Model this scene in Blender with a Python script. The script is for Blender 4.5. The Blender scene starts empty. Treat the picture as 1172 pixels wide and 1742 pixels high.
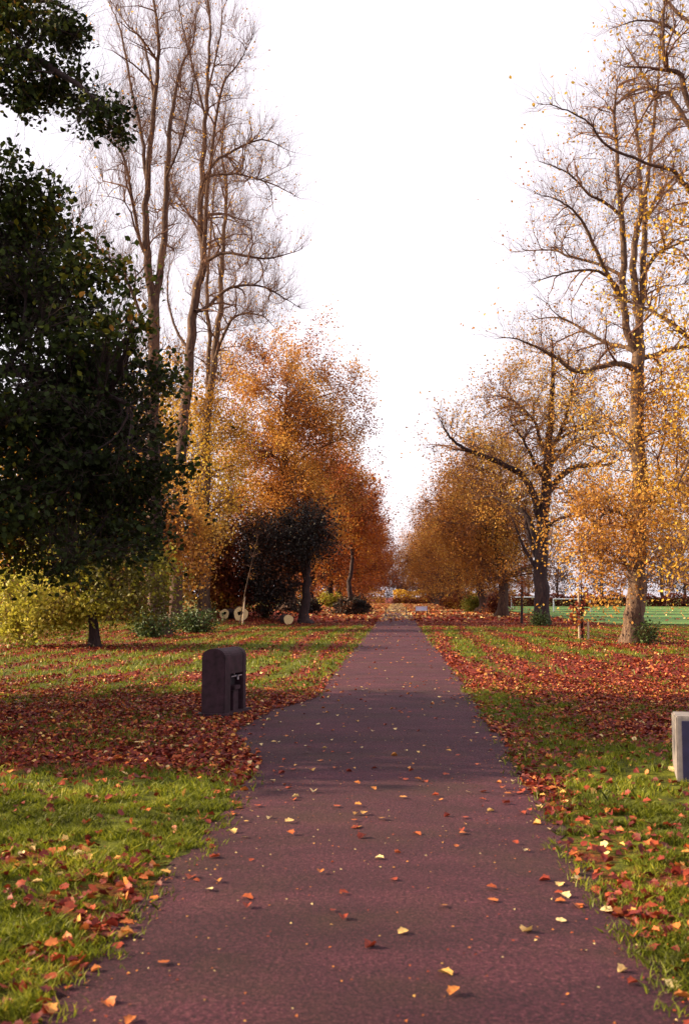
import bpy, math, random
import numpy as np
from mathutils import Matrix, Vector, Euler

# ------------------------------------------------------------------ camera, sky, sun, exposure
S = bpy.context.scene
F = 1742 * 35 / 36.0                       # focal length in photograph pixels
CAMH = 1.65
PITCH, YAW = math.atan(144 / F), math.radians(3.0)
cam_data = bpy.data.cameras.new("camera")
cam = bpy.data.objects.new("camera", cam_data)
S.collection.objects.link(cam)
cam.location = (0, 0, CAMH)
cam.rotation_euler = (math.radians(90) + PITCH, 0, YAW)
cam_data.sensor_fit = 'VERTICAL'
cam_data.sensor_height = 36
cam_data.sensor_width = 24
cam_data.lens = 35
cam_data.clip_end = 3000
cam_data.dof.use_dof = True
cam_data.dof.focus_distance = 24
cam_data.dof.aperture_fstop = 3.6
S.camera = cam

SUN_EL = math.radians(25)
SUN_BACK = math.radians(-3)                # how far behind the left-hand side
to_sun = Vector((-math.cos(SUN_BACK) * math.cos(SUN_EL), -math.sin(SUN_BACK) * math.cos(SUN_EL), math.sin(SUN_EL)))
w = bpy.data.worlds.new("World")
S.world = w
w.use_nodes = True
nt = w.node_tree
nt.nodes.clear()
sky = nt.nodes.new('ShaderNodeTexSky')
sky.sky_type = 'NISHITA'
sky.sun_disc = False
sky.sun_elevation = SUN_EL
sky.sun_rotation = math.atan2(to_sun.x, to_sun.y)
sky.dust_density = 3.0
sky.air_density = 1.2
hsv = nt.nodes.new('ShaderNodeHueSaturation')
hsv.inputs['Saturation'].default_value = 0.30
veil = nt.nodes.new('ShaderNodeMixRGB')    # thin high cloud over the whole sky
veil.inputs['Fac'].default_value = 0.55
veil.inputs['Color2'].default_value = (6.9, 6.15, 6.7, 1)
bg = nt.nodes.new('ShaderNodeBackground')
bg.inputs['Strength'].default_value = 0.089
wo = nt.nodes.new('ShaderNodeOutputWorld')
nt.links.new(sky.outputs[0], hsv.inputs['Color'])
nt.links.new(hsv.outputs[0], veil.inputs['Color1'])
nt.links.new(veil.outputs[0], bg.inputs['Color'])
nt.links.new(bg.outputs[0], wo.inputs['Surface'])

sun_data = bpy.data.lights.new("sun", 'SUN')
sun_data.energy = 5.0
sun_data.angle = math.radians(0.6)
sun_data.color = (1.0, 0.76, 0.46)
sun = bpy.data.objects.new("sun", sun_data)
S.collection.objects.link(sun)
sun.rotation_euler = to_sun.to_track_quat('Z', 'Y').to_euler()

S.view_settings.view_transform = 'Standard'
S.view_settings.look = 'None'
S.view_settings.gamma = 1
S.view_settings.exposure = 1.4
S.render.engine = 'CYCLES'
S.cycles.max_bounces = 5
S.cycles.diffuse_bounces = 3
S.cycles.transmission_bounces = 3
S.cycles.glossy_bounces = 2

# ------------------------------------------------------------------ helpers: placement
CR = Euler((math.radians(90) + PITCH, 0, YAW)).to_matrix()


def wpt(px, py, D):
    d = CR @ Vector(((px - 586) / F, -(py - 871) / F, -1))
    k = D / d.y
    return np.array((d.x * k, D, CAMH + d.z * k))


def ss(x, a, b):
    t = np.clip((np.asarray(x, float) - a) / (b - a), 0, 1)
    return t * t * (3 - 2 * t)


def vnoise(x, y, seed=0):
    x = np.asarray(x, float); y = np.asarray(y, float)
    xi = np.floor(x); yi = np.floor(y)
    fx = x - xi; fy = y - yi
    fx = fx * fx * (3 - 2 * fx); fy = fy * fy * (3 - 2 * fy)

    def h(a, b):
        v = np.sin(a * 127.1 + b * 311.7 + seed * 74.7) * 43758.5453
        return v - np.floor(v)
    return (h(xi, yi) * (1 - fx) + h(xi + 1, yi) * fx) * (1 - fy) + (h(xi, yi + 1) * (1 - fx) + h(xi + 1, yi + 1) * fx) * fy


def fbm(x, y, seed=0, o=4):
    s = 0; a = .5; t = 0
    for i in range(o):
        s = s + a * vnoise(x * 2 ** i, y * 2 ** i, seed + i * 3); t += a; a *= .5
    return s / t


def edge_l(y):
    y = np.asarray(y, float)
    b = -1.36 - .62 * ss(y, 9.6, 12.2) * (1 - ss(y, 13.2, 17)) - .06 * (1 - ss(y, 3, 7))
    return b + .22 * (fbm(y * 1.3, y * 0 + 3.3, 5) - .5) + .16 * (fbm(y * 5, y * 0 + 9.3, 6) - .5)


def edge_r(y):
    y = np.asarray(y, float)
    return 1.16 + .24 * (fbm(y * 1.1, y * 0 + 7.3, 8) - .5) + .16 * (fbm(y * 5, y * 0 + 1.3, 9) - .5) + .1 * ss(y, 8, 16)


def tz(x, y):
    x = np.asarray(x, float); y = np.asarray(y, float)
    z = .5 * ss(-x, 5, 11) * ss(y, 45, 62) - .6 * ss(x, 13, 24) * ss(y, 60, 110)
    off = ss(np.maximum(edge_l(y) - x, x - edge_r(y)), 0, .5)
    z = z + off * (.10 * (fbm(x * .5, y * .5, 21) - .45) + .05 * (fbm(x * 2.2, y * 2.2, 22) - .45) + .05 * (vnoise(x * 5.5, y * 5.5, 23) - .5) * (1 - ss(y, 16, 24))) * ss(y, -5, 0)
    z = z + .9 * (fbm(x * .012, y * .012, 31) - .5) * ss(np.abs(x), 30, 120)
    return z


def gp(px, py):
    D = 1694 * CAMH / max(py - 1015, 4)
    for _ in range(60):
        p = wpt(px, py, D)
        D2 = D * (CAMH - float(tz(p[0], D))) / (CAMH - p[2])
        D = .5 * D + .5 * D2
    p = wpt(px, py, D)
    p[2] = float(tz(p[0], p[1]))
    return p


def litter(x, y):
    """0 = clean turf, 1 = covered by fallen leaves"""
    x = np.asarray(x, float); y = np.asarray(y, float)
    n = fbm(x * .9, y * .7, 41); n2 = fbm(x * 3, y * 3, 42)
    el = edge_l(y); er = edge_r(y)
    L = .20 + 0 * x
    right = x > 0
    L = np.where(right, .21, .13)
    # leaf drifts parallel to the path, further away
    rows = .5 + .5 * np.sin(x * 2 * np.pi / 1.25 + 9 * fbm(x * .3, y * .07, 44))
    k = ss(y, 15, 20) * (1 - ss(y, 55, 70))
    L = L + k * (.66 * rows - .10)
    L = L + .62 * ss(y, 8.8, 10.4) * (1 - ss(y, 15.5, 18.5)) * (~right)
    L = L + .48 * ss(y + .3 * x, 10.5, 14) * (1 - ss(y, 24, 30)) * right * ss(x, 1.2, 3)
    L = L + .6 * ss(y, 50, 70) * (1 - ss(np.abs(x), 11, 16))
    L = L + .5 * np.exp(-(((x + 2.25) / .5) ** 2 + ((y - 6.25) / .42) ** 2))
    L = L + .35 * np.exp(-(((x + 2.45) / .4) ** 2 + ((y - 4.9) / .3) ** 2))
    de = np.minimum(np.abs(x - el), np.abs(x - er))
    L = L + .24 * (1 - ss(de, .05, .5))
    # leaf fall round the trunks
    for cx, cy, r in ((8.1, 34.5, 3), (8.4, 58, 3.5), (-10.5, 43, 4), (-10, 32, 3), (-11, 60, 5)):
        L = L + .5 * np.exp(-((x - cx) ** 2 + (y - cy) ** 2) / r ** 2)
    L = L + .95 * (n - .5) + .7 * (n2 - .5)
    L = L * (1 - ss(x, 11.5, 14) * ss(y, 50, 60))
    return np.clip(L, 0, 1)


# ------------------------------------------------------------------ helpers: meshes
def mesh_np(name, V, polys, mat, attrs=None, smooth=False):
    """polys: list of int arrays (n,k)"""
    me = bpy.data.meshes.new(name)
    V = np.asarray(V, np.float32)
    me.vertices.add(len(V)); me.vertices.foreach_set('co', V.ravel())
    polys = [np.asarray(p, np.int32) for p in polys if len(p)]
    loops = np.concatenate([p.ravel() for p in polys])
    sizes = np.concatenate([np.full(len(p), p.shape[1], np.int32) for p in polys])
    starts = np.concatenate(([0], np.cumsum(sizes)[:-1])).astype(np.int32)
    me.loops.add(len(loops)); me.loops.foreach_set('vertex_index', loops)
    me.polygons.add(len(sizes)); me.polygons.foreach_set('loop_start', starts)
    if smooth:
        me.polygons.foreach_set('use_smooth', np.ones(len(sizes), bool))
    me.update(calc_edges=True)
    if attrs:
        for k, a in attrs.items():
            at = me.attributes.new(k, 'FLOAT', 'POINT')
            at.data.foreach_set('value', np.asarray(a, np.float32))
    me.materials.append(mat)
    return me


def link(name, me, parent=None, loc=None):
    o = bpy.data.objects.new(name, me)
    S.collection.objects.link(o)
    if parent is not None: o.parent = parent
    if loc is not None: o.location = loc
    return o


def tag(o, label=None, cat=None, group=None, kind=None):
    if label: o['label'] = label
    if cat: o['category'] = cat
    if group: o['group'] = group
    if kind: o['kind'] = kind
    return o


def thing(name, label, cat, loc, rz=0, group=None):
    o = bpy.data.objects.new(name, None)
    o.empty_display_size = .3
    S.collection.objects.link(o)
    o.location = loc; o.rotation_euler = (0, 0, rz)
    return tag(o, label, cat, group)


def copy_tree(root, loc, rz, sc, label, group=None):
    r = root.copy(); S.collection.objects.link(r)
    r.location = loc; r.rotation_euler = (0, 0, rz); r.scale = sc
    r['label'] = label
    if group: r['group'] = group
    for ch in list(root.children):
        c = ch.copy(); S.collection.objects.link(c); c.parent = r
        for g in ch.children:
            d = g.copy(); S.collection.objects.link(d); d.parent = c
    return r


def tubes(P, R, k):
    """P (n,m,3) polylines, R (n,m) radii -> verts, quads"""
    n, m, _ = P.shape
    T = np.gradient(P, axis=1)
    T /= np.linalg.norm(T, axis=2, keepdims=True) + 1e-9
    d = P[:, -1] - P[:, 0]
    ref = np.where((np.abs(d[:, 2:3]) > .7 * np.linalg.norm(d, axis=1, keepdims=True)), [[1., 0, 0]], [[0, 0, 1.]])
    A = np.cross(T, ref[:, None, :]); A /= np.linalg.norm(A, axis=2, keepdims=True) + 1e-9
    B = np.cross(T, A)
    a = np.arange(k) * 2 * np.pi / k
    V = P[:, :, None, :] + R[:, :, None, None] * (A[:, :, None, :] * np.cos(a)[None, None, :, None] + B[:, :, None, :] * np.sin(a)[None, None, :, None])
    idx = np.arange(n * m * k).reshape(n, m, k)
    i0 = idx[:, :-1]; i1 = idx[:, 1:]
    Q = np.stack([i0, np.roll(i0, -1, 2), np.roll(i1, -1, 2), i1], -1).reshape(-1, 4)
    return V.reshape(-1, 3), Q


def unit(v):
    return v / (np.linalg.norm(v, axis=-1, keepdims=True) + 1e-9)


LEAF_SHAPES = {
    'simple': (np.array([(0, -.5), (.36, -.12), (.30, .18), (0, .55), (-.30, .18), (-.36, -.12)]), 0.22),
    'far': (np.array([(0, -.5), (.4, 0), (0, .5), (-.4, 0)]), 0.2),
    'lobed': (np.array([(0, -.5), (.10, -.42), (.34, -.36), (.36, -.10), (.50, .10), (.33, .20), (.24, .40), (0, .56),
                        (-.24, .40), (-.33, .20), (-.50, .10), (-.36, -.10), (-.34, -.36), (-.10, -.42)]), 0.18),
}


def leaf_verts(C, N, size, shape, rng, curl=None):
    """C centres, N normals"""
    sh, fold = LEAF_SHAPES[shape]
    n = len(C); k = len(sh)
    r = unit(rng.normal(size=(n, 3)))
    U = unit(np.cross(N, r)); W = np.cross(N, U)
    if np.isscalar(size): size = np.full(n, size)
    size = size * rng.uniform(.7, 1.3, n)
    f = fold * rng.uniform(-.5, 1.6, n) if curl is None else curl * rng.uniform(.1, 1.3, n)
    z = np.abs(sh[:, 0])[None] * 1.0 * f[:, None] * 2 + (sh[:, 1] ** 2)[None] * rng.uniform(-.6, .6, n)[:, None]
    V = C[:, None, :] + size[:, None, None] * (U[:, None, :] * sh[None, :, 0:1] + W[:, None, :] * sh[None, :, 1:2] + N[:, None, :] * z[:, :, None])
    idx = np.arange(n * k).reshape(n, k)
    half = k // 2
    # split along the midrib: vertex 0 = base, vertex half = tip
    a = idx[:, :half + 1]; b = np.concatenate([idx[:, half:], idx[:, :1]], 1)
    return V.reshape(-1, 3), [a, b], k


class Tree:
    def __init__(s, seed, base):
        s.rng = np.random.default_rng(seed)
        s.base = np.asarray(base, float)
        s.P = np.zeros((0, 3)); s.T = np.zeros((0, 3)); s.R = np.zeros(0); s.L = np.zeros(0, int)
        s.trunk = []; s.br = []
        s.leafA = []

    def stem(s, pts, radii, wob=.04, flare=False, n=None):
        pts = np.asarray(pts, float); radii = np.asarray(radii, float)
        if len(radii) == 2 and len(pts) > 2:
            radii = np.linspace(radii[0], radii[1], len(pts))
        m = len(pts)
        q = np.concatenate([[2 * pts[0] - pts[1]], pts, [2 * pts[-1] - pts[-2]]])
        out = []; ro = []
        sub = 5
        for i in range(m - 1):
            p0, p1, p2, p3 = q[i:i + 4]
            for t in np.arange(sub) / sub:
                out.append(.5 * ((2 * p1) + (-p0 + p2) * t + (2 * p0 - 5 * p1 + 4 * p2 - p3) * t * t + (-p0 + 3 * p1 - 3 * p2 + p3) * t ** 3))
                ro.append(radii[i] * (1 - t) + radii[i + 1] * t)
        out.append(pts[-1]); ro.append(radii[-1])
        P = np.array(out); R = np.array(ro)
        L = np.linalg.norm(pts[-1] - pts[0])
        j = s.rng.normal(size=P.shape) * wob * min(1, L / 8) * np.clip(R / .15, .35, 1)[:, None]
        j[0] = 0
        if flare: j[:6] *= .2
        P = P + j
        s.trunk.append((P, R, flare))
        T = unit(np.gradient(P, axis=0))
        skip = 0
        if flare:
            skip = int(np.searchsorted(P[:, 2], s.base[2] + 2.2))
        s.P = np.vstack([s.P, P[skip:]]); s.T = np.vstack([s.T, T[skip:]]); s.R = np.append(s.R, R[skip:]); s.L = np.append(s.L, np.zeros(len(P) - skip, int))
        return P

    def pts_in(s, ells, n, shell=0.0, dens=None):
        vol = np.array([e[3] * e[4] * e[5] * (e[6] if len(e) > 6 else 1) for e in ells]); vol = vol / vol.sum()
        c = s.rng.choice(len(ells), n, p=vol)
        E = np.array([e[:6] for e in ells])[c]
        d = unit(s.rng.normal(size=(n, 3)))
        r = s.rng.uniform(shell ** 3, 1, n) ** (1 / 3)
        ph = E[:, 0] * .7
        lump = 1 + .13 * np.sin(d[:, 0] * 5 + ph) * np.sin(d[:, 2] * 6 + ph * 1.3) + .08 * np.sin(d[:, 1] * 9 + d[:, 2] * 8 + ph)
        return E[:, :3] + d * (r * lump)[:, None] * E[:, 3:6]

    def connect(s, tg, level, rk, droop=.0, upw=.5, m=7, rmin=.006, rise=.25, wig=.05, lmax=None, rmax=1.0):
        tg = np.asarray(tg)
        src = s.L < level
        NP, NT, NR = s.P[src], s.T[src], s.R[src]
        best = []
        for i in range(0, len(tg), 400):
            d = tg[i:i + 400, None, :] - NP[None]
            l = np.linalg.norm(d, axis=2)
            cosang = (d * NT[None]).sum(2) / (l + 1e-6)
            cost = l * (1 + upw * (1 - cosang)) + .6 * np.maximum(0, -(d[:, :, 2])) * upw
            best.append(cost.argmin(1))
        b = np.concatenate(best)
        p = NP[b]; t = NT[b]; r = NR[b]
        d = tg - p; L = np.linalg.norm(d, axis=1)
        ok = (L > .15)
        if lmax: ok &= L < lmax
        p, t, r, d, L, tg = p[ok], t[ok], r[ok], d[ok], L[ok], tg[ok]
        n = len(p)
        c1 = p + (t * .35 + unit(d) * .25) * L[:, None] * .6
        c2 = tg - unit(d + np.array([0, 0, 1.]) * L[:, None] * (-rise)) * L[:, None] * .3
        c2[:, 2] += droop * L
        u = np.linspace(0, 1, m)[None, :, None]
        B = (1 - u) ** 3 * p[:, None] + 3 * (1 - u) ** 2 * u * c1[:, None] + 3 * (1 - u) * u ** 2 * c2[:, None] + u ** 3 * tg[:, None]
        j = s.rng.normal(size=B.shape) * wig * L[:, None, None] * .35
        j[:, 0] = 0
        B = B + j
        r0 = np.minimum(np.minimum(r * .72, rk * L + rmin), rmax)
        uu = np.linspace(0, 1, m)[None]
        R = r0[:, None] * (1 - uu) ** .8 + rmin * .6
        s.br.append((B, R, 6 if level == 1 else 4 if level == 2 else 3))
        T = unit(np.gradient(B, axis=1))
        s.P = np.vstack([s.P, B[:, 1:].reshape(-1, 3)]); s.T = np.vstack([s.T, T[:, 1:].reshape(-1, 3)])
        s.R = np.append(s.R, R[:, 1:].ravel()); s.L = np.append(s.L, np.full(n * (m - 1), level))
        return B

    def twigs(s, n, l0, l1, level, r=.007, up=.4, out=.6, m=5, from_levels=(1, 2), wig=.06, zmin=None, droop=0, keep=True):
        c = np.where(np.isin(s.L, from_levels) | ((s.L == 0) & (s.R < .075) & (3 not in from_levels)))[0]
        wt = np.where(s.L[c] == 0, 4.0, 1.0); wt /= wt.sum()
        i = s.rng.choice(c, n, p=wt)
        p = s.P[i]; t = s.T[i]
        d = unit(t * .7 + unit(s.rng.normal(size=(n, 3))) * out + np.array([0, 0, up]))
        L = s.rng.uniform(l0, l1, n)
        u = np.linspace(0, 1, m)[None, :, None]
        B = p[:, None] + d[:, None] * u * L[:, None, None] + np.array([0, 0, 1.])[None, None] * (u ** 2) * L[:, None, None] * (.18 - droop)
        j = s.rng.normal(size=B.shape) * wig * L[:, None, None]
        j[:, 0] = 0
        B = B + j
        R = np.minimum(r, s.R[i] * .8)[:, None] * (1 - .8 * np.linspace(0, 1, m)[None])
        s.br.append((B, R, 3))
        if keep:
            T = unit(np.gradient(B, axis=1))
            s.P = np.vstack([s.P, B[:, 1:].reshape(-1, 3)]); s.T = np.vstack([s.T, T[:, 1:].reshape(-1, 3)])
            s.R = np.append(s.R, R[:, 1:].ravel()); s.L = np.append(s.L, np.full(n * (m - 1), level))
        return B

    def leaves(s, n, size, shape='simple', levels=(3,), spread=.12, hang=.25, filt=None, tintbias=0, clump=.25, bend=None):
        c = np.where(np.isin(s.L, levels))[0]
        if filt is not None: c = c[filt(s.P[c])]
        if len(c) == 0: return
        # clusters: some twigs carry many leaves
        wts = s.rng.exponential(size=len(c)) ** (1.3 if clump < .4 else .8)
        p = s.P[c]
        cl = .5 + .5 * np.sin(p[:, 0] * 2.3 + 1.7 * np.sin(p[:, 2] * 1.9)) * np.sin(p[:, 1] * 1.9 + 2.1 * np.sin(p[:, 2] * 1.3))
        wts = wts * (clump + cl); wts /= wts.sum()
        i = s.rng.choice(c, n, p=wts)
        C = s.P[i] + s.rng.normal(size=(n, 3)) * spread
        C[:, 2] -= np.abs(s.rng.normal(size=n)) * hang * spread
        N = unit(s.rng.normal(size=(n, 3)) + np.array([-.15, 0, .55]))
        V, Pg, k = leaf_verts(C, N, size, shape, s.rng)
        ti = .5 + .18 * np.sin(C[:, 0] * 1.1 + C[:, 2] * .8) + .14 * np.sin(C[:, 1] * 1.7 - C[:, 2] * 1.3) + s.rng.normal(size=n) * .17 + tintbias
        s.leafA.append((V, Pg, np.repeat(np.clip(ti, 0, 1), k)))

    def build(s, name, label, cat, bark, leafmat, group=None, leafname='crown', base=None):
        b = s.base
        root = thing(name, label, cat, b, group=group)
        Vs = []; Qs = []; off = 0
        for P, R, flare in s.trunk:
            k = 16 if flare else 8
            V, Q = tubes(P[None], R[None], k)
            V = V.reshape(len(P), k, 3)
            if flare:
                a = np.arange(k) * 2 * np.pi / k
                h = P[:, 2] - b[2]
                fl = np.exp(-np.maximum(h, 0) / .45)
                lob = 1 + fl[:, None] * ((.22 + .26 * np.sin(a * 5 + b[0])) + .16 * np.sin(a * 3 + 1 + b[1]) + 0) + .05 * np.sin(a[None] * 7 + h[:, None] * 1.2) + .04 * np.sin(a[None] * 4 - h[:, None] * 2.3)
                V = P[:, None] + (V - P[:, None]) * lob[:, :, None]
            Vs.append(V.reshape(-1, 3)); Qs.append(Q + off); off += len(P) * k
        me = mesh_np(name + '_trunk', np.vstack(Vs) - b, [np.vstack(Qs)], bark, smooth=True)
        link('trunk', me, root)
        if s.br:
            Vs = []; Qs = []; off = 0
            for B, R, k in s.br:
                V, Q = tubes(B, R, k); Vs.append(V); Qs.append(Q + off); off += len(V)
            me = mesh_np(name + '_branches', np.vstack(Vs) - b, [np.vstack(Qs)], bark if name in ('oak_tree', 'canopy_shade') else M['twig'], smooth=True)
            link('branches', me, root)
        if s.leafA:
            Vs = []; Ps = []; A = []; off = 0
            for V, Pg, a in s.leafA:
                Vs.append(V); Ps += [q + off for q in Pg]; A.append(a); off += len(V)
            me = mesh_np(name + '_leaves', np.vstack(Vs) - b, Ps, leafmat, {'tint': np.concatenate(A)})
            link(leafname, me, root)
        return root


# ------------------------------------------------------------------ materials
def newmat(name):
    m = bpy.data.materials.new(name); m.use_nodes = True
    t = m.node_tree
    b = t.nodes['Principled BSDF']
    return m, t, b


def ramp(t, stops, fac):
    r = t.nodes.new('ShaderNodeValToRGB')
    e = r.color_ramp.elements
    while len(e) < len(stops): e.new(.5)
    for i, (p, c) in enumerate(stops):
        e[i].position = p; e[i].color = (*c, 1)
    t.links.new(fac, r.inputs[0])
    return r


def noise(t, scale, detail=4, rough=.6, coord='Object', vscale=None):
    tc = t.nodes.new('ShaderNodeTexCoord')
    n = t.nodes.new('ShaderNodeTexNoise')
    n.inputs['Scale'].default_value = scale; n.inputs['Detail'].default_value = detail; n.inputs['Roughness'].default_value = rough
    if vscale:
        mp = t.nodes.new('ShaderNodeMapping'); mp.inputs['Scale'].default_value = vscale
        t.links.new(tc.outputs[coord], mp.inputs[0]); t.links.new(mp.outputs[0], n.inputs['Vector'])
    else:
        t.links.new(tc.outputs[coord], n.inputs['Vector'])
    return n


def bump(t, b, h, strength, dist):
    bp = t.nodes.new('ShaderNodeBump')
    bp.inputs['Strength'].default_value = strength; bp.inputs['Distance'].default_value = dist
    t.links.new(h, bp.inputs['Height']); t.links.new(bp.outputs[0], b.inputs['Normal'])


def leafmat(name, stops, trans=.35, rough=.55):
    m, t, b = newmat(name)
    at = t.nodes.new('ShaderNodeAttribute'); at.attribute_name = 'tint'
    r = ramp(t, stops, at.outputs['Fac'])
    t.links.new(r.outputs[0], b.inputs['Base Color'])
    b.inputs['Roughness'].default_value = rough
    b.inputs['Specular IOR Level'].default_value = .3 if rough < .7 else .12
    tr = t.nodes.new('ShaderNodeBsdfTranslucent')
    t.links.new(r.outputs[0], tr.inputs['Color'])
    mx = t.nodes.new('ShaderNodeMixShader'); mx.inputs[0].default_value = trans
    t.links.new(b.outputs[0], mx.inputs[1]); t.links.new(tr.outputs[0], mx.inputs[2])
    t.links.new(mx.outputs[0], t.nodes['Material Output'].inputs['Surface'])
    return m


def barkmat(name, dark, mid, light, moss=None):
    m, t, b = newmat(name)
    n = noise(t, 3.0, 6, .65, vscale=(3, 3, .7))
    r = ramp(t, [(.3, dark), (.5, mid), (.72, light)], n.outputs[0])
    out = r.outputs[0]
    if moss:
        n2 = noise(t, .8, 4, .6)
        rr = ramp(t, [(.48, (0, 0, 0)), (.62, (1, 1, 1))], n2.outputs[0])
        mx = t.nodes.new('ShaderNodeMixRGB'); mx.inputs['Color2'].default_value = (*moss, 1)
        t.links.new(rr.outputs[0], mx.inputs['Fac']); t.links.new(out, mx.inputs['Color1'])
        out = mx.outputs[0]
    t.links.new(out, b.inputs['Base Color'])
    b.inputs['Roughness'].default_value = .9
    n3 = noise(t, 9, 5, .7, vscale=(3, 3, .5))
    bump(t, b, n3.outputs[0], .9, .05)
    return m


def plainmat(name, c, rough=.7, var=.25, scale=12, metal=0, bmp=.2):
    m, t, b = newmat(name)
    n = noise(t, scale, 5, .6)
    r = ramp(t, [(.3, tuple(v * (1 - var) for v in c)), (.7, tuple(min(1, v * (1 + var)) for v in c))], n.outputs[0])
    t.links.new(r.outputs[0], b.inputs['Base Color'])
    b.inputs['Roughness'].default_value = rough; b.inputs['Metallic'].default_value = metal
    if bmp: bump(t, b, n.outputs[0], bmp, .01)
    return m


M = {}
M['bark'] = barkmat('bark_brown', (.022, .009, .007), (.070, .032, .020), (.15, .080, .045))
M['twig'] = barkmat('reddish_twig', (.05, .018, .011), (.125, .052, .030), (.22, .11, .06))
M['bark_dark'] = barkmat('bark_dark', (.010, .004, .006), (.028, .012, .013), (.06, .028, .022))
M['bark_pale'] = barkmat('bark_pale', (.028, .014, .010), (.10, .055, .034), (.22, .14, .08))
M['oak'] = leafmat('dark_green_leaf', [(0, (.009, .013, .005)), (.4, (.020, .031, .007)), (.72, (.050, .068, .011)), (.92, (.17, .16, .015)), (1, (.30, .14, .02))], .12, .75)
M['yellowgreen'] = leafmat('yellow_green_leaf', [(0, (.10, .09, .012)), (.35, (.28, .27, .03)), (.65, (.48, .44, .05)), (1, (.62, .50, .12))], .40)
M['orange'] = leafmat('orange_leaf', [(0, (.12, .032, .010)), (.35, (.32, .110, .020)), (.65, (.50, .220, .036)), (1, (.68, .41, .085))], .45)
M['amber'] = leafmat('amber_leaf', [(0, (.19, .06, .018)), (.35, (.43, .19, .032)), (.7, (.60, .33, .055)), (1, (.70, .50, .11))], .42)
M['yellow'] = leafmat('yellow_leaf', [(0, (.20, .08, .010)), (.4, (.44, .22, .018)), (.7, (.60, .36, .03)), (1, (.70, .54, .09))], .42)
M['copper'] = leafmat('copper_leaf', [(0, (.06, .008, .006)), (.5, (.17, .035, .010)), (.8, (.38, .12, .016)), (1, (.60, .34, .04))], .25)
M['rust'] = leafmat('rust_leaf', [(0, (.12, .022, .008)), (.5, (.32, .078, .013)), (.85, (.48, .17, .025)), (1, (.60, .31, .045))], .45)
M['shade_and_ivy'] = leafmat('near_black_shade_and_ivy', [(0, (.008, .006, .005)), (.6, (.014, .010, .007)), (.78, (.05, .018, .010)), (1, (.20, .06, .014))], .03)  # near-black colour stands for canopy shade; also used on ivy and a dark bush
M['ivy'] = leafmat('ivy_leaf', [(0, (.015, .03, .008)), (.6, (.04, .075, .015)), (1, (.12, .15, .03))], .15)
M['redleaf'] = leafmat('dark_red_leaf', [(0, (.09, .012, .01)), (.6, (.2, .03, .015)), (1, (.35, .08, .02))], .3)
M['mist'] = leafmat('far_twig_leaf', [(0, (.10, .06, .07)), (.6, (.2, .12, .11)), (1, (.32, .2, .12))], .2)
M['fallen'] = leafmat('fallen_leaf', [(0, (.075, .008, .008)), (.3, (.18, .020, .012)), (.52, (.34, .058, .018)), (.75, (.50, .17, .035)), (.9, (.62, .36, .09)), (1, (.68, .52, .24))], .12, .6)
M['blade'] = leafmat('grass_blade', [(0, (.040, .046, .005)), (.4, (.115, .138, .009)), (.75, (.20, .225, .014)), (1, (.38, .33, .04))], .35)
M['stone'] = plainmat('dark_weathered_granite', (.030, .012, .018), .7, .6, 9)
M['stone'].node_tree.nodes['Principled BSDF'].inputs['Specular IOR Level'].default_value = .2
M['stone_dark'] = plainmat('dark_recess', (.02, .012, .016), .9, .3, 10)  # dark even tone for the fountain recess and the log hollows
M['pale_stone'] = plainmat('pale_concrete', (.19, .165, .155), .8, .3, 14)
M['navy'] = plainmat('navy_painted_panel', (.012, .010, .045), .45, .3, 20)
M['steel'] = plainmat('worn_steel', (.35, .32, .36), .35, .2, 30, 1.0, 0)
M['white_paint'] = plainmat('white_painted_tube', (.80, .80, .82), .5, .05, 10, 0, 0)
M['stake'] = plainmat('pale_stake_wood', (.50, .38, .26), .8, .2, 20)
M['sawn'] = plainmat('sawn_wood', (.60, .45, .22), .8, .18, 25)
M['iron'] = plainmat('dark_iron', (.03, .02, .025), .6, .2, 20)
M['bench_blue'] = plainmat('pale_blue_painted_slats', (.50, .54, .72), .5, .08, 20, 0, 0)

for key in ('fallen', 'oak', 'yellowgreen'):      # veins and blotches on leaves seen close
    t = M[key].node_tree
    b = t.nodes['Principled BSDF']; src = b.inputs['Base Color'].links[0].from_socket
    nn = noise(t, 45 if key == 'fallen' else 14, 3, .6)
    rr = ramp(t, [(.3, (.55, .50, .5)), (.6, (1.15, 1.15, 1.1))], nn.outputs[0])
    mm = t.nodes.new('ShaderNodeMixRGB'); mm.blend_type = 'MULTIPLY'; mm.inputs['Fac'].default_value = 1
    t.links.new(src, mm.inputs['Color1']); t.links.new(rr.outputs[0], mm.inputs['Color2']); t.links.new(mm.outputs[0], b.inputs['Base Color'])

# ground: turf and leaf litter mixed by where the leaves lie
mg, t, b = newmat('turf_and_leaf_litter')
at = t.nodes.new('ShaderNodeAttribute'); at.attribute_name = 'litter'
n1 = noise(t, 7, 6, .7)
grass = ramp(t, [(.3, (.020, .018, .004)), (.48, (.060, .068, .006)), (.62, (.12, .135, .010)), (.75, (.22, .20, .02))], n1.outputs[0])
n2 = noise(t, 16, 5, .8)
lit = ramp(t, [(.34, (.028, .003, .005)), (.46, (.095, .010, .009)), (.57, (.19, .028, .012)), (.68, (.32, .08, .018)), (.8, (.42, .18, .035))], n2.outputs[0])
n3 = noise(t, 4.5, 6, .75)
ma = t.nodes.new('ShaderNodeMath'); ma.operation = 'MULTIPLY_ADD'; ma.inputs[1].default_value = 1.1; ma.inputs[2].default_value = -.55
t.links.new(n3.outputs[0], ma.inputs[0])
ad = t.nodes.new('ShaderNodeMath'); ad.operation = 'ADD'; t.links.new(at.outputs['Fac'], ad.inputs[0]); t.links.new(ma.outputs[0], ad.inputs[1])
mr = t.nodes.new('ShaderNodeMapRange'); mr.inputs[1].default_value = .30; mr.inputs[2].default_value = .62
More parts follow.
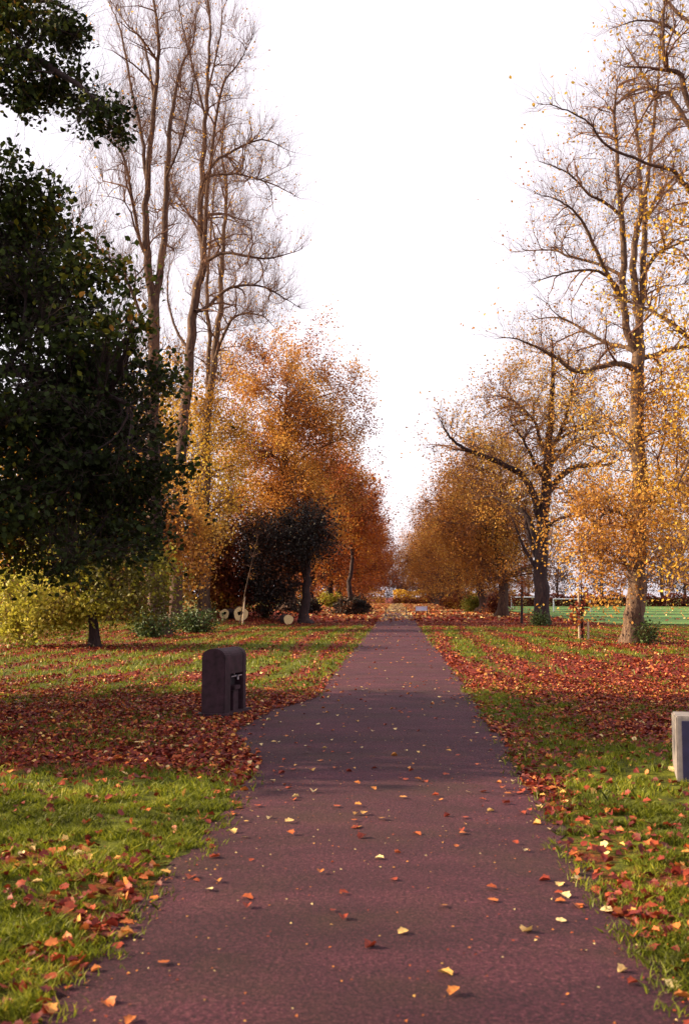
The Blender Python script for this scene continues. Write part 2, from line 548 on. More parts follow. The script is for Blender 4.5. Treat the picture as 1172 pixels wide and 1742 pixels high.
t.links.new(ad.outputs[0], mr.inputs[0])
mx = t.nodes.new('ShaderNodeMixRGB'); t.links.new(mr.outputs[0], mx.inputs['Fac']); t.links.new(grass.outputs[0], mx.inputs['Color1']); t.links.new(lit.outputs[0], mx.inputs['Color2'])
t.links.new(mx.outputs[0], b.inputs['Base Color']); b.inputs['Roughness'].default_value = .95; b.inputs['Specular IOR Level'].default_value = .15
n4 = noise(t, 30, 4, .7); bump(t, b, n4.outputs[0], .8, .04)
M['ground'] = mg

mf, t, b = newmat('playing_field_grass')
n1 = noise(t, .15, 5, .6, vscale=(1, 4, 1))
r = ramp(t, [(.3, (.06, .13, .035)), (.7, (.12, .21, .06))], n1.outputs[0]); t.links.new(r.outputs[0], b.inputs['Base Color']); b.inputs['Roughness'].default_value = .95
b.inputs['Specular IOR Level'].default_value = .1
M['field'] = mf

mp_, t, b = newmat('worn_tarmac')
n1 = noise(t, 42, 6, .85); n2 = noise(t, 1.3, 5, .65, vscale=(.45, 1.3, 1)); n5 = noise(t, 75, 3, .8)
r1 = ramp(t, [(.34, (.014, .0015, .007)), (.46, (.043, .0085, .019)), (.58, (.085, .024, .034)), (.68, (.18, .07, .07))], n1.outputs[0])
r2 = ramp(t, [(.35, (.70, .58, .66)), (.5, (1.0, .92, 1.0)), (.62, (1.35, 1.25, 1.3))], n2.outputs[0])  # tone stretched across the path paints tree-shadow bands into the tarmac colour
mx = t.nodes.new('ShaderNodeMixRGB'); mx.blend_type = 'MULTIPLY'; mx.inputs['Fac'].default_value = 1
t.links.new(r1.outputs[0], mx.inputs['Color1']); t.links.new(r2.outputs[0], mx.inputs['Color2'])
n6 = noise(t, .9, 5, .7)
r6 = ramp(t, [(.48, (0, 0, 0)), (.66, (.35, .35, .35))], n6.outputs[0])
mx2 = t.nodes.new('ShaderNodeMixRGB'); mx2.inputs['Color2'].default_value = (.050, .030, .010, 1)
t.links.new(r6.outputs[0], mx2.inputs['Fac']); t.links.new(mx.outputs[0], mx2.inputs['Color1'])
r5 = ramp(t, [(.36, (.45, .42, .45)), (.5, (.95, .95, .95)), (.62, (1.9, 1.8, 1.8))], n5.outputs[0])
mx5 = t.nodes.new('ShaderNodeMixRGB'); mx5.blend_type = 'MULTIPLY'; mx5.inputs['Fac'].default_value = 1
t.links.new(mx2.outputs[0], mx5.inputs['Color1']); t.links.new(r5.outputs[0], mx5.inputs['Color2'])
t.links.new(mx5.outputs[0], b.inputs['Base Color']); b.inputs['Roughness'].default_value = .75; b.inputs['Specular IOR Level'].default_value = .25
bump(t, b, n1.outputs[0], 1.0, .035)
M['path'] = mp_

# ------------------------------------------------------------------ the setting
def axis_vals(segs):
    out = []
    for a, b_, st in segs: out += list(np.arange(a, b_, st))
    out.append(segs[-1][1])
    return np.array(out)


xh = axis_vals([(0, 5, .12), (5, 14, .3), (14, 40, 1.2), (40, 140, 8), (140, 900, 95)])
xs = np.concatenate([-xh[:0:-1], xh])
ys = axis_vals([(-30, 2, 1.6), (2, 12, .12), (12, 25, .25), (25, 70, .6), (70, 160, 1.8), (160, 320, 8), (320, 1900, 120)])
X, Y = np.meshgrid(xs, ys)
Z = tz(X, Y)
inpath = (X > edge_l(Y) + .12) & (X < edge_r(Y) - .12)
Z = Z - .035 * inpath
V = np.stack([X, Y, Z], -1).reshape(-1, 3)
nx, ny = len(xs), len(ys)
idx = np.arange(nx * ny).reshape(ny, nx)
Q = np.stack([idx[:-1, :-1], idx[:-1, 1:], idx[1:, 1:], idx[1:, :-1]], -1).reshape(-1, 4)
me = mesh_np('ground', V, [Q], M['ground'], {'litter': litter(X, Y).ravel()}, smooth=True)
tag(link('ground', me), kind='structure')

yp = axis_vals([(-8, 25, .1), (25, 90, .5), (90, 250, 4)])
u = np.linspace(0, 1, 9)
el, er = edge_l(yp), edge_r(yp)
PX = el[:, None] * (1 - u) + er[:, None] * u
PY = np.repeat(yp[:, None], 9, 1)
PZ = tz(PX, PY) * 0 + .006 + .02 * np.sin(u * np.pi)[None]
PZ = PZ + (tz(np.zeros_like(PX), PY))
idx = np.arange(PX.size).reshape(PX.shape)
Q = np.stack([idx[:-1, :-1], idx[:-1, 1:], idx[1:, 1:], idx[1:, :-1]], -1).reshape(-1, 4)
me = mesh_np('path', np.stack([PX, PY, PZ], -1).reshape(-1, 3), [Q], M['path'], smooth=True)
tag(link('path', me), kind='structure')

fx = np.linspace(12.5, 150, 60); fy = np.linspace(60, 232, 60)
FX, FY = np.meshgrid(fx, fy)
FX = FX + (FY * 0)
FZ = tz(FX, FY) + .03
idx = np.arange(FX.size).reshape(FX.shape)
Q = np.stack([idx[:-1, :-1], idx[:-1, 1:], idx[1:, 1:], idx[1:, :-1]], -1).reshape(-1, 4)
me = mesh_np('playing_field', np.stack([FX, FY, FZ], -1).reshape(-1, 3), [Q], M['field'], smooth=True)
tag(link('playing_field', me), kind='structure')

# ------------------------------------------------------------------ trees
def E(px, py, D, rx, ry, rdepth, wgt=1):
    """ellipsoid round the world point seen at (px,py), D metres away; radii in photograph pixels, depth in metres"""
    c = wpt(px, py, D)
    return (c[0], c[1], c[2], rx / F * D, rdepth, ry / F * D, wgt)


def tr(D, pts, dd=0.0, rng=random.Random(5)):
    out = []
    for i, p in enumerate(pts):
        out.append(wpt(p[0], p[1], D + dd * i / max(1, len(pts) - 1)))
    return out


def near_z(P, z):
    return P


# --- tall forked bare tree, left, 43 m
bB = gp(268, 1081)
T = Tree(11, bB); D = bB[1]
T.stem([bB - [0, 0, .15]] + tr(D, [(266, 1040), (263, 900), (261, 700), (262, 520)]), (0.496, 0.368, 0.32, 0.272, 0.24), flare=True)
T.stem(tr(D, [(261, 524), (248, 410), (251, 307), (266, 154), (269, 51), (258, -20), (255, -90)], -1.5), (0.192, 0.16, 0.128, 0.096, 0.064, 0.04, 0.016))
T.stem(tr(D, [(264, 524), (279, 410), (284, 307), (292, 205), (307, 118), (328, 77), (335, 20)], 2), (0.176, 0.152, 0.12, 0.096, 0.064, 0.04, 0.016))
T.stem(tr(D, [(250, 440), (236, 400), (215, 282), (195, 246), (160, 225)], -2), (0.08, 0.072, 0.056, 0.032, 0.012))
T.stem(tr(D, [(250, 330), (241, 230), (225, 154), (205, 51), (184, 0)], 1.5), (0.088, 0.072, 0.056, 0.04, 0.016))
T.stem(tr(D, [(263, 175), (246, 77), (215, 40), (195, 10)], 2), (0.064, 0.048, 0.032, 0.016))
T.stem(tr(D, [(284, 300), (307, 246), (323, 179), (330, 140)], -1), (0.056, 0.044, 0.028, 0.012))
T.stem(tr(D, [(259, 580), (241, 538), (215, 476), (179, 435), (128, 389)], -2), (0.096, 0.08, 0.064, 0.048, 0.016))
T.stem(tr(D, [(262, 640), (230, 600), (190, 560)], 3), (0.096, 0.064, 0.016))
ells = [E(255, 120, D, 90, 190, 4.2), E(240, 360, D, 105, 180, 4.5), E(230, 640, D, 120, 160, 4.5, .6)]
T.connect(T.pts_in(ells, 90, .45), 1, .016, rmax=.09)
T.connect(T.pts_in(ells, 420, .2), 2, .012, rmax=.035)
T.twigs(4200, .6, 1.9, 3, .009, up=.9, out=.45)
T.twigs(8500, .3, 1.0, 4, .0055, up=.6, from_levels=(3,), m=4)
T.leaves(700, .10, spread=.15, levels=(3, 4))
T.leaves(700, .11, spread=.2, levels=(3, 4), filt=lambda P: P[:, 2] < 11)
treeB = T.build('lime_tree', 'very tall nearly bare tree forking into two slim stems above the dark green foliage', 'tree', M['bark'], M['amber'])

copy_tree(treeB, (-23, 4.0, float(tz(-23, 4.0))), 2.0, (1, 1, 1), 'tall bare tree outside the left edge whose thin shadow crosses the path')
# --- tall dark leaning tree, left, 50 m
bC = gp(300, 1061)
T = Tree(12, bC); D = bC[1]
T.stem([bC - [0, 0, .15]] + tr(D, [(300, 1010), (302, 860), (310, 740), (322, 620), (334, 500), (346, 445), (341, 358), (348, 230), (354, 128), (358, 51), (352, -20), (350, -110)], 1), (0.4, 0.336, 0.304, 0.28, 0.256, 0.232, 0.2, 0.16, 0.128, 0.096, 0.064, 0.04, 0.016), flare=True)
T.stem(tr(D, [(346, 445), (352, 340), (366, 215), (381, 143), (410, 102), (430, 60)], -2), (0.136, 0.112, 0.08, 0.056, 0.032, 0.012))
T.stem(tr(D, [(342, 345), (358, 287), (389, 261), (445, 238), (491, 256)], 1.5), (0.104, 0.088, 0.072, 0.048, 0.012))
T.stem(tr(D, [(343, 320), (353, 302), (400, 296), (461, 312), (512, 338)], -2), (0.08, 0.072, 0.056, 0.04, 0.0096))
T.stem(tr(D, [(344, 448), (384, 430), (450, 440), (512, 425)], -2.5), (0.112, 0.088, 0.056, 0.012))
T.stem(tr(D, [(332, 530), (353, 522), (389, 491), (440, 486), (480, 505), (512, 525)], 2), (0.12, 0.104, 0.08, 0.056, 0.036, 0.012))
T.stem(tr(D, [(325, 600), (300, 560), (285, 500), (290, 440)], 2), (0.096, 0.072, 0.048, 0.016))
T.stem(tr(D, [(342, 400), (320, 360), (300, 330), (290, 300)], 2), (0.064, 0.048, 0.032, 0.012))
T.stem(tr(D, [(350, 200), (330, 120), (310, 40), (300, -20)], -2), (0.072, 0.048, 0.032, 0.012))
T.stem(tr(D, [(355, 150), (375, 60), (380, -30)], 2), (0.064, 0.04, 0.016))
ells = [E(360, 110, D, 85, 190, 4.2), E(410, 330, D, 110, 150, 4.8), E(420, 480, D, 105, 100, 4.6), E(320, 300, D, 60, 150, 4, .6)]
T.connect(T.pts_in(ells, 100, .45), 1, .016, rmax=.09)
T.connect(T.pts_in(ells, 520, .2), 2, .012, rmax=.035, droop=.06)
T.twigs(5000, .6, 1.9, 3, .009, up=.6, out=.5)
T.twigs(8500, .3, 1.0, 4, .0055, up=.6, from_levels=(3,), m=4)
T.leaves(1100, .11, spread=.15, levels=(3, 4))
T.leaves(1200, .12, spread=.2, levels=(3, 4), filt=lambda P: P[:, 2] < 15)
T.build('lime_tree', 'very tall bare tree with a thick dark leaning trunk and arching limbs reaching right', 'tree', M['bark'], M['amber'])

# --- tall paler tree behind it, 59 m
bC2 = gp(347, 1048)
T = Tree(13, bC2); D = bC2[1]
T.stem([bC2 - [0, 0, .15]] + tr(D, [(348, 1000), (350, 880), (352, 720), (366, 600), (376, 512), (379, 425), (386, 333), (378, 256), (385, 170)], 0), (0.44, 0.336, 0.288, 0.24, 0.2, 0.16, 0.128, 0.096, 0.064, 0.016), flare=True)
T.stem(tr(D, [(352, 730), (355, 600), (353, 486), (360, 380), (366, 300)], 2), (0.176, 0.136, 0.104, 0.064, 0.016))
T.stem(tr(D, [(358, 640), (379, 573), (404, 537), (445, 537), (470, 560)], -2), (0.112, 0.096, 0.072, 0.04, 0.012))
ells = [E(385, 320, D, 60, 160, 4), E(380, 560, D, 90, 160, 4.5), E(350, 820, D, 85, 150, 4.5, 1.2)]
T.connect(T.pts_in(ells, 90, .4), 1, .016, rmax=.09)
T.connect(T.pts_in(ells, 420, .2), 2, .012, rmax=.035)
T.twigs(4200, .6, 1.9, 3, .009, up=.9, out=.45)
T.twigs(8500, .3, 1.0, 4, .0055, up=.6, from_levels=(3,), m=4)
T.leaves(1300, .13, spread=.2, levels=(3, 4))
T.leaves(9000, .14, spread=.3, levels=(3, 4), filt=lambda P: P[:, 2] < 14)
T.build('lime_tree', 'tall straight pale-barked tree rising from a leafy lower crown beside the green bush', 'tree', M['bark_pale'], M['yellow'])


# --- leafy trees by volume
def leafy(seed, base, H, ells, tr_r, n1, n2, n3, nl, ls, name, label, bark, lm, group=None, shape='far', spread=.3, n4=0, top=.8, droop=.0, lean=(0, 0), tw=(.6, 1.6), up=.3, leaf_levels=(3,), twr=.012):
    T = Tree(seed, base)
    b = np.asarray(base, float)
    pts = [b - [0, 0, .15]]
    for f in (.05, .2, .4, .6, top):
        pts.append(b + [lean[0] * f + T.rng.normal() * .015 * H, lean[1] * f + T.rng.normal() * .015 * H, H * f])
    T.stem(pts, (tr_r * 1.3, tr_r, tr_r * .85, tr_r * .65, tr_r * .4, tr_r * .08), flare=True)
    T.connect(T.pts_in(ells, n1, .35), 1, .02, rmax=tr_r * .4, droop=droop)
    T.connect(T.pts_in(ells, n2, .2), 2, .013, rmax=.06, droop=droop)
    T.twigs(n3, tw[0], tw[1], 3, twr, up=up)
    if n4: T.twigs(n4, .3, 1.0, 4, .011, up=up, from_levels=(3,), m=4)
    T.leaves(nl, ls, shape, levels=leaf_levels, spread=spread, clump=.8)
    return T.build(name, label, 'tree', bark, lm, group)


# big orange tree on the left
p = wpt(488, 1046, 84); p[2] = float(tz(p[0], p[1])); D = 84
leafy(21, p, 24, [E(482, 672, D, 132, 118, 6.5, 1.3), E(490, 760, D, 130, 120, 6.5, .9), E(450, 850, D, 110, 150, 6), E(548, 760, D, 92, 120, 6, .9), E(500, 880, D, 140, 90, 6.5), E(470, 960, 79, 100, 50, 1.6, .5), E(570, 950, 79, 60, 55, 1.6, .4)],
      .55, 90, 900, 6500, 72000, .165, 'chestnut_tree', 'largest full round orange tree on the left of the path', M['bark'], M['orange'], spread=.28, n4=9000, leaf_levels=(3, 4))
# yellow leafy trees behind the tall bare stems
for i, (px, Dd, H, R_, lm, lab) in enumerate([
        (262, 72, 20, 5.6, 'yellow', 'golden yellow leafy tree seen between the two tall bare trees'),
        (150, 64, 15, 5.0, 'amber', 'amber leafy tree behind the dark oak at far left'),
        (40, 60, 13, 4.6, 'yellow', 'yellow tree at the left edge behind the dark oak')]):
    p = wpt(px, 1040, Dd); p[2] = float(tz(p[0], p[1]))
    leafy(30 + i, p, H, [(p[0], p[1], H * .62, R_, R_, H * .36), (p[0] + 1.5, p[1], H * .35, R_ * 1.05, R_, H * .28)],
          .32, 40, 320, 2600, 17000, .21, 'leafy_tree', lab, M['bark'], M[lm], spread=.34)

p = gp(262, 1070); D = float(p[1])
leafy(36, p, 8.5, [E(285, 880, D, 62, 105, 2.4), E(330, 930, D, 55, 75, 2.2), E(235, 900, D, 60, 85, 2.2)], .16, 30, 260, 2200, 9000, .15, 'small_tree',
      'small amber tree between the oak and the pale-barked trunk', M['bark'], M['amber'], spread=.2, tw=(.3, .9))
# avenue: prototype trees, copied down both sides
pa = np.array((-9.2, 108.0, 0)); pa[2] = float(tz(pa[0], pa[1]))
GL = 'avenue trees left of the path'
H = 20
protoL = leafy(41, pa, H, [(pa[0], pa[1], 12.5, 7, 7, 8.2), (pa[0], pa[1], 7, 7.4, 7.4, 5.6), (pa[0] + 2.2, pa[1] - 1, 11, 6.2, 6, 6.5)],
               .5, 70, 600, 4200, 42000, .20, 'avenue_tree', 'round rust-orange avenue tree just behind the largest orange tree on the left', M['bark_dark'], M['rust'], GL, spread=.36)
ords = ['second', 'third', 'fourth', 'fifth', 'sixth', 'seventh']
for i, (x, y, rz, sc) in enumerate([(-8.6, 130, 1.1, (1.02, 1.02, .95)), (-8.8, 152, 2.3, (1.08, 1.08, .95)), (-8.3, 176, 3.5, (1.1, 1.1, .95)), (-8.2, 202, 4.4, (1.15, 1.15, .95)), (-8.0, 230, 5.6, (1.22, 1.22, .95))]):
    copy_tree(protoL, (x, y, float(tz(x, y))), rz, sc, 'rust-orange avenue tree left of the path, %s beyond the largest one' % ords[i])
# right avenue
pb = np.array((8.6, 83.0, 0)); pb[2] = float(tz(pb[0], pb[1]))
GR = 'avenue trees right of the path'
protoR = leafy(42, pb, 16.5, [(pb[0], pb[1], 10.2, 5.6, 5.8, 6.4), (pb[0] - .5, pb[1], 5.5, 6.0, 5.8, 4.4), (pb[0] - 1.5, pb[1], 8, 5, 5, 5)],
               .42, 70, 620, 4200, 30000, .155, 'avenue_tree', 'nearest full copper-orange avenue tree right of the path behind the dark-trunked tree', M['bark'], M['orange'], GR, spread=.28, n4=5000, leaf_levels=(3, 4))
for i, (x, y, rz, sc) in enumerate([(8.9, 106, 1.7, (1.1, 1.1, 1.12)), (8.3, 130, 2.9, (1.15, 1.15, 1.1)), (8.5, 154, 4.1, (1.22, 1.22, 1.1)), (8.2, 178, 5.0, (1.28, 1.28, 1.1)), (8.3, 204, .6, (1.35, 1.35, 1.12)), (8.0, 230, 2.0, (1.42, 1.42, 1.12))]):
    copy_tree(protoR, (x, y, float(tz(x, y))), rz, sc, 'orange avenue tree right of the path, %s in the row of full crowns' % ords[i])
# trees that close the end of the avenue
pe = np.array((.5, 262.0, 0))
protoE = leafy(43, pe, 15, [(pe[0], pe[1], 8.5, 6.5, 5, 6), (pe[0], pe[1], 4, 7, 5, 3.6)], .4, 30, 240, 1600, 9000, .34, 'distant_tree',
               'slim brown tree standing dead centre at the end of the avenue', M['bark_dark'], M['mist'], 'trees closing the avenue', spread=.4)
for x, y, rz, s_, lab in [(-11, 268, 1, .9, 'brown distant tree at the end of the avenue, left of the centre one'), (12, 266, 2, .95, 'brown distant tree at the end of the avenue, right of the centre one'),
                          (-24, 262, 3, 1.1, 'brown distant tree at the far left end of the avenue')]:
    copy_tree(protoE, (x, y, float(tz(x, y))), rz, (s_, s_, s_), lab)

# --- R2: dark trunked spreading tree, right
b2 = gp(922, 1063)
T = Tree(51, b2); D = b2[1]
T.stem([b2 - [0, 0, .15]] + tr(D, [(921, 1025), (920, 960), (922, 900), (930, 820), (935, 740), (940, 640), (938, 570)]), (.46, .42, .40, .36, .28, .21, .12, .03), flare=True)
T.stem(tr(D, [(918, 880), (898, 822), (863, 793), (824, 776), (795, 766), (766, 744), (746, 712)], -3), (.24, .2, .17, .14, .11, .07, .02))
T.stem(tr(D, [(919, 930), (893, 876), (863, 856), (834, 844), (810, 850)], 3), (.18, .15, .11, .07, .02))
T.stem(tr(D, [(929, 840), (961, 803), (990, 793), (1034, 790), (1055, 780)], 2), (.22, .19, .15, .08, .02))
T.stem(tr(D, [(923, 905), (940, 888), (960, 880), (990, 878), (1015, 890)], -2), (.13, .11, .09, .06, .02))
T.stem(tr(D, [(932, 790), (922, 760), (907, 715), (873, 680), (850, 650)], 2), (.15, .12, .09, .06, .02))
T.stem(tr(D, [(934, 770), (950, 740), (965, 700), (975, 650), (990, 610)], -2), (.14, .12, .08, .05, .02))
T.stem(tr(D, [(931, 830), (910, 790), (890, 750), (870, 720)], -3), (.12, .1, .07, .02))
T.stem(tr(D, [(933, 800), (950, 775), (980, 750), (1010, 745)], 3), (.12, .1, .07, .02))
T.stem(tr(D, [(918, 960), (905, 930), (895, 890), (893, 860)], 1), (.16, .14, .10, .03))
T.stem(tr(D, [(919, 980), (890, 930), (878, 900), (870, 880)], -1), (.12, .09, .06, .02))
ells = [E(930, 670, D, 95, 120, 5, 1), E(800, 760, D, 90, 75, 4.5, .9), E(870, 740, D, 110, 110, 5), E(990, 760, D, 80, 120, 5), E(930, 850, D, 90, 70, 4, .5)]
T.connect(T.pts_in(ells, 110, .35), 1, .018, rmax=.11)
T.connect(T.pts_in(ells, 620, .2), 2, .013, rmax=.045, droop=.03)
T.twigs(4500, .5, 1.6, 3, .011, up=.45)
T.twigs(8000, .3, .9, 4, .007, up=.4, from_levels=(3,), m=4)
T.leaves(14000, .12, spread=.18, levels=(3, 4), clump=.5)
T.build('spreading_tree', 'dark-trunked tree with wide spreading limbs and thin orange leaves beside the goal posts', 'tree', M['bark_dark'], M['amber'])

# --- R1: tall tree right with low drooping golden leaves
b1 = gp(1077, 1095)
T = Tree(52, b1); D = b1[1]
T.stem([b1 - [0, 0, .15]] + tr(D, [(1078, 1070), (1082, 1000), (1085, 850), (1083, 650), (1085, 560)]), (0.387, 0.352, 0.317, 0.282, 0.229, 0.211), flare=True)
T.stem(tr(D, [(1082, 600), (1062, 540), (1060, 432), (1056, 360), (1049, 288), (1045, 180), (1050, 140)], -2), (0.15, 0.132, 0.114, 0.0968, 0.0704, 0.044, 0.0176))
T.stem(tr(D, [(1085, 580), (1084, 540), (1076, 432), (1088, 360), (1087, 270), (1078, 180), (1068, 155)], 1), (0.15, 0.141, 0.123, 0.106, 0.0704, 0.044, 0.0176))
T.stem(tr(D, [(1086, 570), (1092, 504), (1096, 396), (1103, 288), (1114, 180), (1121, 108), (1125, 40)], 2), (0.141, 0.132, 0.106, 0.0792, 0.0528, 0.0352, 0.0132))
T.stem(tr(D, [(1060, 520), (1049, 497), (1020, 443), (988, 374), (952, 342), (910, 330)], -3), (0.088, 0.0836, 0.0704, 0.0484, 0.0264, 0.0088))
T.stem(tr(D, [(1056, 367), (1030, 345), (1002, 331), (966, 295), (916, 274)], -2), (0.0616, 0.0528, 0.044, 0.0308, 0.0088))
T.stem(tr(D, [(1058, 470), (1020, 450), (966, 436), (937, 425), (869, 428)], 2), (0.0704, 0.0572, 0.044, 0.0308, 0.0088))
T.stem(tr(D, [(1060, 500), (1025, 465), (985, 460), (940, 470), (905, 480)], -3), (0.0616, 0.0528, 0.0396, 0.0264, 0.0088))
T.stem(tr(D, [(1082, 630), (1060, 619), (1030, 622), (981, 632), (942, 607), (890, 580), (850, 573)], -2.5), (0.114, 0.106, 0.0968, 0.0792, 0.0572, 0.0352, 0.0106))
T.stem(tr(D, [(1084, 600), (1060, 590), (1030, 583), (990, 560), (950, 540), (900, 545)], 3), (0.088, 0.0792, 0.066, 0.0528, 0.0352, 0.0106))
T.stem(tr(D, [(1086, 610), (1110, 605), (1137, 595), (1180, 590), (1215, 610)], 1), (0.0968, 0.088, 0.0792, 0.0616, 0.0176))
T.stem(tr(D, [(1088, 870), (1110, 845), (1150, 830), (1190, 850)], -2), (0.0704, 0.0616, 0.044, 0.0176))
T.stem(tr(D, [(1082, 900), (1050, 870), (1020, 880), (985, 930)], -2), (0.0704, 0.0616, 0.044, 0.0176))
T.stem(tr(D, [(1083, 780), (1050, 740), (1010, 740), (960, 780)], 2), (0.0704, 0.0616, 0.044, 0.0176))
T.stem(tr(D, [(1088, 480), (1110, 440), (1140, 420), (1190, 400)], -2), (0.0792, 0.0704, 0.0528, 0.0176))
T.stem(tr(D, [(1096, 380), (1120, 330), (1150, 300), (1190, 280)], 2), (0.0616, 0.0528, 0.0352, 0.0132))
hi = [E(1080, 240, D, 120, 160, 4.0), E(990, 390, D, 110, 110, 4.0, .7), E(1100, 450, D, 120, 130, 4.2), E(980, 570, D, 125, 60, 4, .6)]
lo = [E(1060, 690, D, 120, 120, 4.3), E(1045, 880, D, 115, 110, 4.2, 1.2), E(1015, 985, D, 72, 75, 2.6, .8), E(1130, 800, D, 90, 190, 4)]
T.connect(T.pts_in(hi, 90, .4), 1, .016, rmax=.06)
T.connect(T.pts_in(lo, 70, .4), 1, .016, rmax=.06, droop=.15)
T.connect(T.pts_in(hi, 520, .2), 2, .012, rmax=.028)
T.connect(T.pts_in(lo, 420, .2), 2, .012, rmax=.028, droop=.15)
T.twigs(6000, .4, 1.4, 3, .007, up=.35)
T.twigs(12000, .25, .8, 4, .0065, up=.3, from_levels=(3,), m=4)
T.leaves(2600, .09, 'simple', spread=.12, levels=(3, 4), filt=lambda P: P[:, 2] > 10)
T.leaves(8500, .09, 'simple', spread=.15, levels=(3, 4), filt=lambda P: (P[:, 2] <= 10) & (P[:, 2] > 5.5))
T.leaves(10500, .10, 'simple', spread=.18, levels=(3, 4), filt=lambda P: (P[:, 2] <= 5.5))
T.build('lime_tree', 'tall many-stemmed tree with golden low branches, rooted in grass at right of the path', 'tree', M['bark_pale'], M['amber'])

# --- off-frame tree at right whose limbs reach in
D = 24
b3 = wpt(1275, 1131, D); b3[2] = float(tz(b3[0], b3[1]))
T = Tree(53, b3)
T.stem([b3 - [0, 0, .15]] + tr(D, [(1275, 1090), (1272, 900), (1270, 650), (1262, 420), (1250, 200), (1240, 0), (1235, -150)]), (0.432, 0.36, 0.288, 0.245, 0.194, 0.13, 0.072, 0.0216), flare=True)
T.stem(tr(D, [(1256, 300), (1215, 240), (1172, 180), (1157, 126), (1131, 112), (1128, 36), (1131, -20)], -1), (0.115, 0.0936, 0.0792, 0.0612, 0.0504, 0.036, 0.0144))
T.stem(tr(D, [(1258, 330), (1215, 270), (1172, 216), (1139, 162), (1110, 153), (1085, 112), (1060, 72)], 1.5), (0.0936, 0.0792, 0.0612, 0.0468, 0.0396, 0.0252, 0.00864))
T.stem(tr(D, [(1264, 460), (1215, 380), (1172, 324), (1146, 292), (1110, 281), (1031, 248), (1002, 209), (955, 185), (916, 176)], -2), (0.10, 0.085, 0.065, 0.045, 0.036, 0.03, 0.022, 0.015, 0.006))
T.stem(tr(D, [(1268, 640), (1215, 600), (1172, 576), (1128, 540), (1074, 515), (1030, 500)], 2), (0.0936, 0.0792, 0.0576, 0.0432, 0.0288, 0.00864))
T.stem(tr(D, [(1250, 130), (1200, 60), (1150, 20), (1120, -20)], 1), (0.072, 0.0576, 0.0432, 0.0216))
T.stem(tr(D, [(1156, 60), (1125, 40), (1085, 35), (1050, 45)], 0), (0.036, 0.0324, 0.0216, 0.00864))
T.stem(tr(D, [(1270, 800), (1220, 760), (1180, 770), (1150, 830)], -2), (0.0792, 0.0648, 0.0432, 0.0144))
T.stem(tr(D, [(1272, 900), (1225, 880), (1180, 900), (1150, 970)], 1), (0.072, 0.0576, 0.036, 0.0144))
ells = [E(1150, 100, D, 95, 130, 2.6), E(1090, 180, D, 110, 80, 2.4, .5), E(1170, 350, D, 80, 130, 2.8), E(1185, 560, D, 60, 150, 2.8), E(1195, 800, D, 55, 200, 2.8), E(1185, 980, D, 50, 70, 2.5)]
T.connect(T.pts_in(ells, 80, .3), 1, .016, rmax=.05)
T.connect(T.pts_in(ells, 500, .1), 2, .012, rmax=.022, droop=.06)
T.twigs(3200, .3, 1.0, 3, .006, up=.1)
T.twigs(5500, .2, .6, 4, .0050, up=.1, from_levels=(3,), m=4)
T.leaves(900, .085, 'simple', spread=.1, levels=(3, 4), filt=lambda P: P[:, 2] > 11.5)
T.leaves(5200, .085, 'simple', spread=.12, levels=(3, 4), filt=lambda P: P[:, 2] <= 11.5)
T.build('lime_tree', 'overhanging tree at the right edge with dark bent limbs and small yellow leaves', 'tree', M['bark'], M['yellow'])

# --- dark oak on the left, close to the camera
D = 14
b4 = np.array((-9.3, 14.2, 0)); b4[2] = float(tz(b4[0], b4[1]))
T = Tree(61, b4)
T.stem([b4 - [0, 0, .15], b4 + [0, 0, .6], b4 + [.1, 0, 2.2], b4 + [0, .1, 4], b4 + [.2, 0, 6.5], b4 + [.1, 0, 9.5], b4 + [0, 0, 12]], (.6, .48, .42, .36, .26, .15, .04), flare=True)
T.stem([b4 + [.1, 0, 3.0], wpt(-260, 700, 14), wpt(-60, 640, 13.6), wpt(100, 640, 13.4), wpt(220, 690, 13.2)], (.2, .16, .11, .07, .02))
T.stem([b4 + [.1, 0, 2.4], wpt(-260, 860, 14), wpt(-60, 830, 14.4), wpt(120, 830, 14.6), wpt(270, 860, 14.6)], (.18, .14, .1, .06, .02))
T.stem([b4 + [.1, 0, 4.6], wpt(-260, 520, 14), wpt(-80, 420, 14.6), wpt(60, 400, 14.6), wpt(170, 440, 15)], (.18, .14, .1, .06, .02))
T.stem([b4 + [.1, 0, 6.8], wpt(-300, 260, 14), wpt(-120, 110, 13.6), wpt(20, 90, 13.4), wpt(110, 130, 13.2), wpt(180, 180, 13)], (.17, .14, .1, .07, .045, .015))
T.stem([b4 + [.1, 0, 7.6], wpt(-250, 120, 14), wpt(-80, 10, 14.4), wpt(60, 0, 14.6), wpt(130, 20, 14.6)], (.14, .11, .08, .05, .015))
lobes = [(40, 310, 75, 48), (100, 375, 75, 42), (0, 420, 120, 80), (170, 465, 75, 38), (60, 520, 140, 58), (205, 555, 75, 34), (120, 625, 140, 50),
         (255, 650, 75, 26), (60, 720, 165, 66), (205, 725, 100, 42), (275, 780, 58, 24), (150, 815, 150, 50), (275, 850, 55, 24), (60, 880, 120, 55), (225, 900, 80, 30), (160, 940, 60, 26), (20, 945, 60, 30), (95, 965, 45, 22), (250, 940, 40, 18)]
main = [E(a_ - 12, c_, 12.4 + (i_ * 1.37) % 3.4, d_ * .94, e_ * .9, .75 + d_ / 130.) for i_, (a_, c_, d_, e_) in enumerate(lobes)] + [E(-240, 660, D, 170, 280, 3.0, .4)]
topb = [E(a_, c_, 13 + (i_ * .9) % 1.8, d_, e_, .6) for i_, (a_, c_, d_, e_) in enumerate([(25, 35, 70, 36), (105, 55, 50, 26), (20, 130, 46, 50), (115, 150, 60, 22), (190, 205, 42, 18), (40, 180, 24, 14), (150, 215, 40, 16), (-90, 60, 70, 80)])]
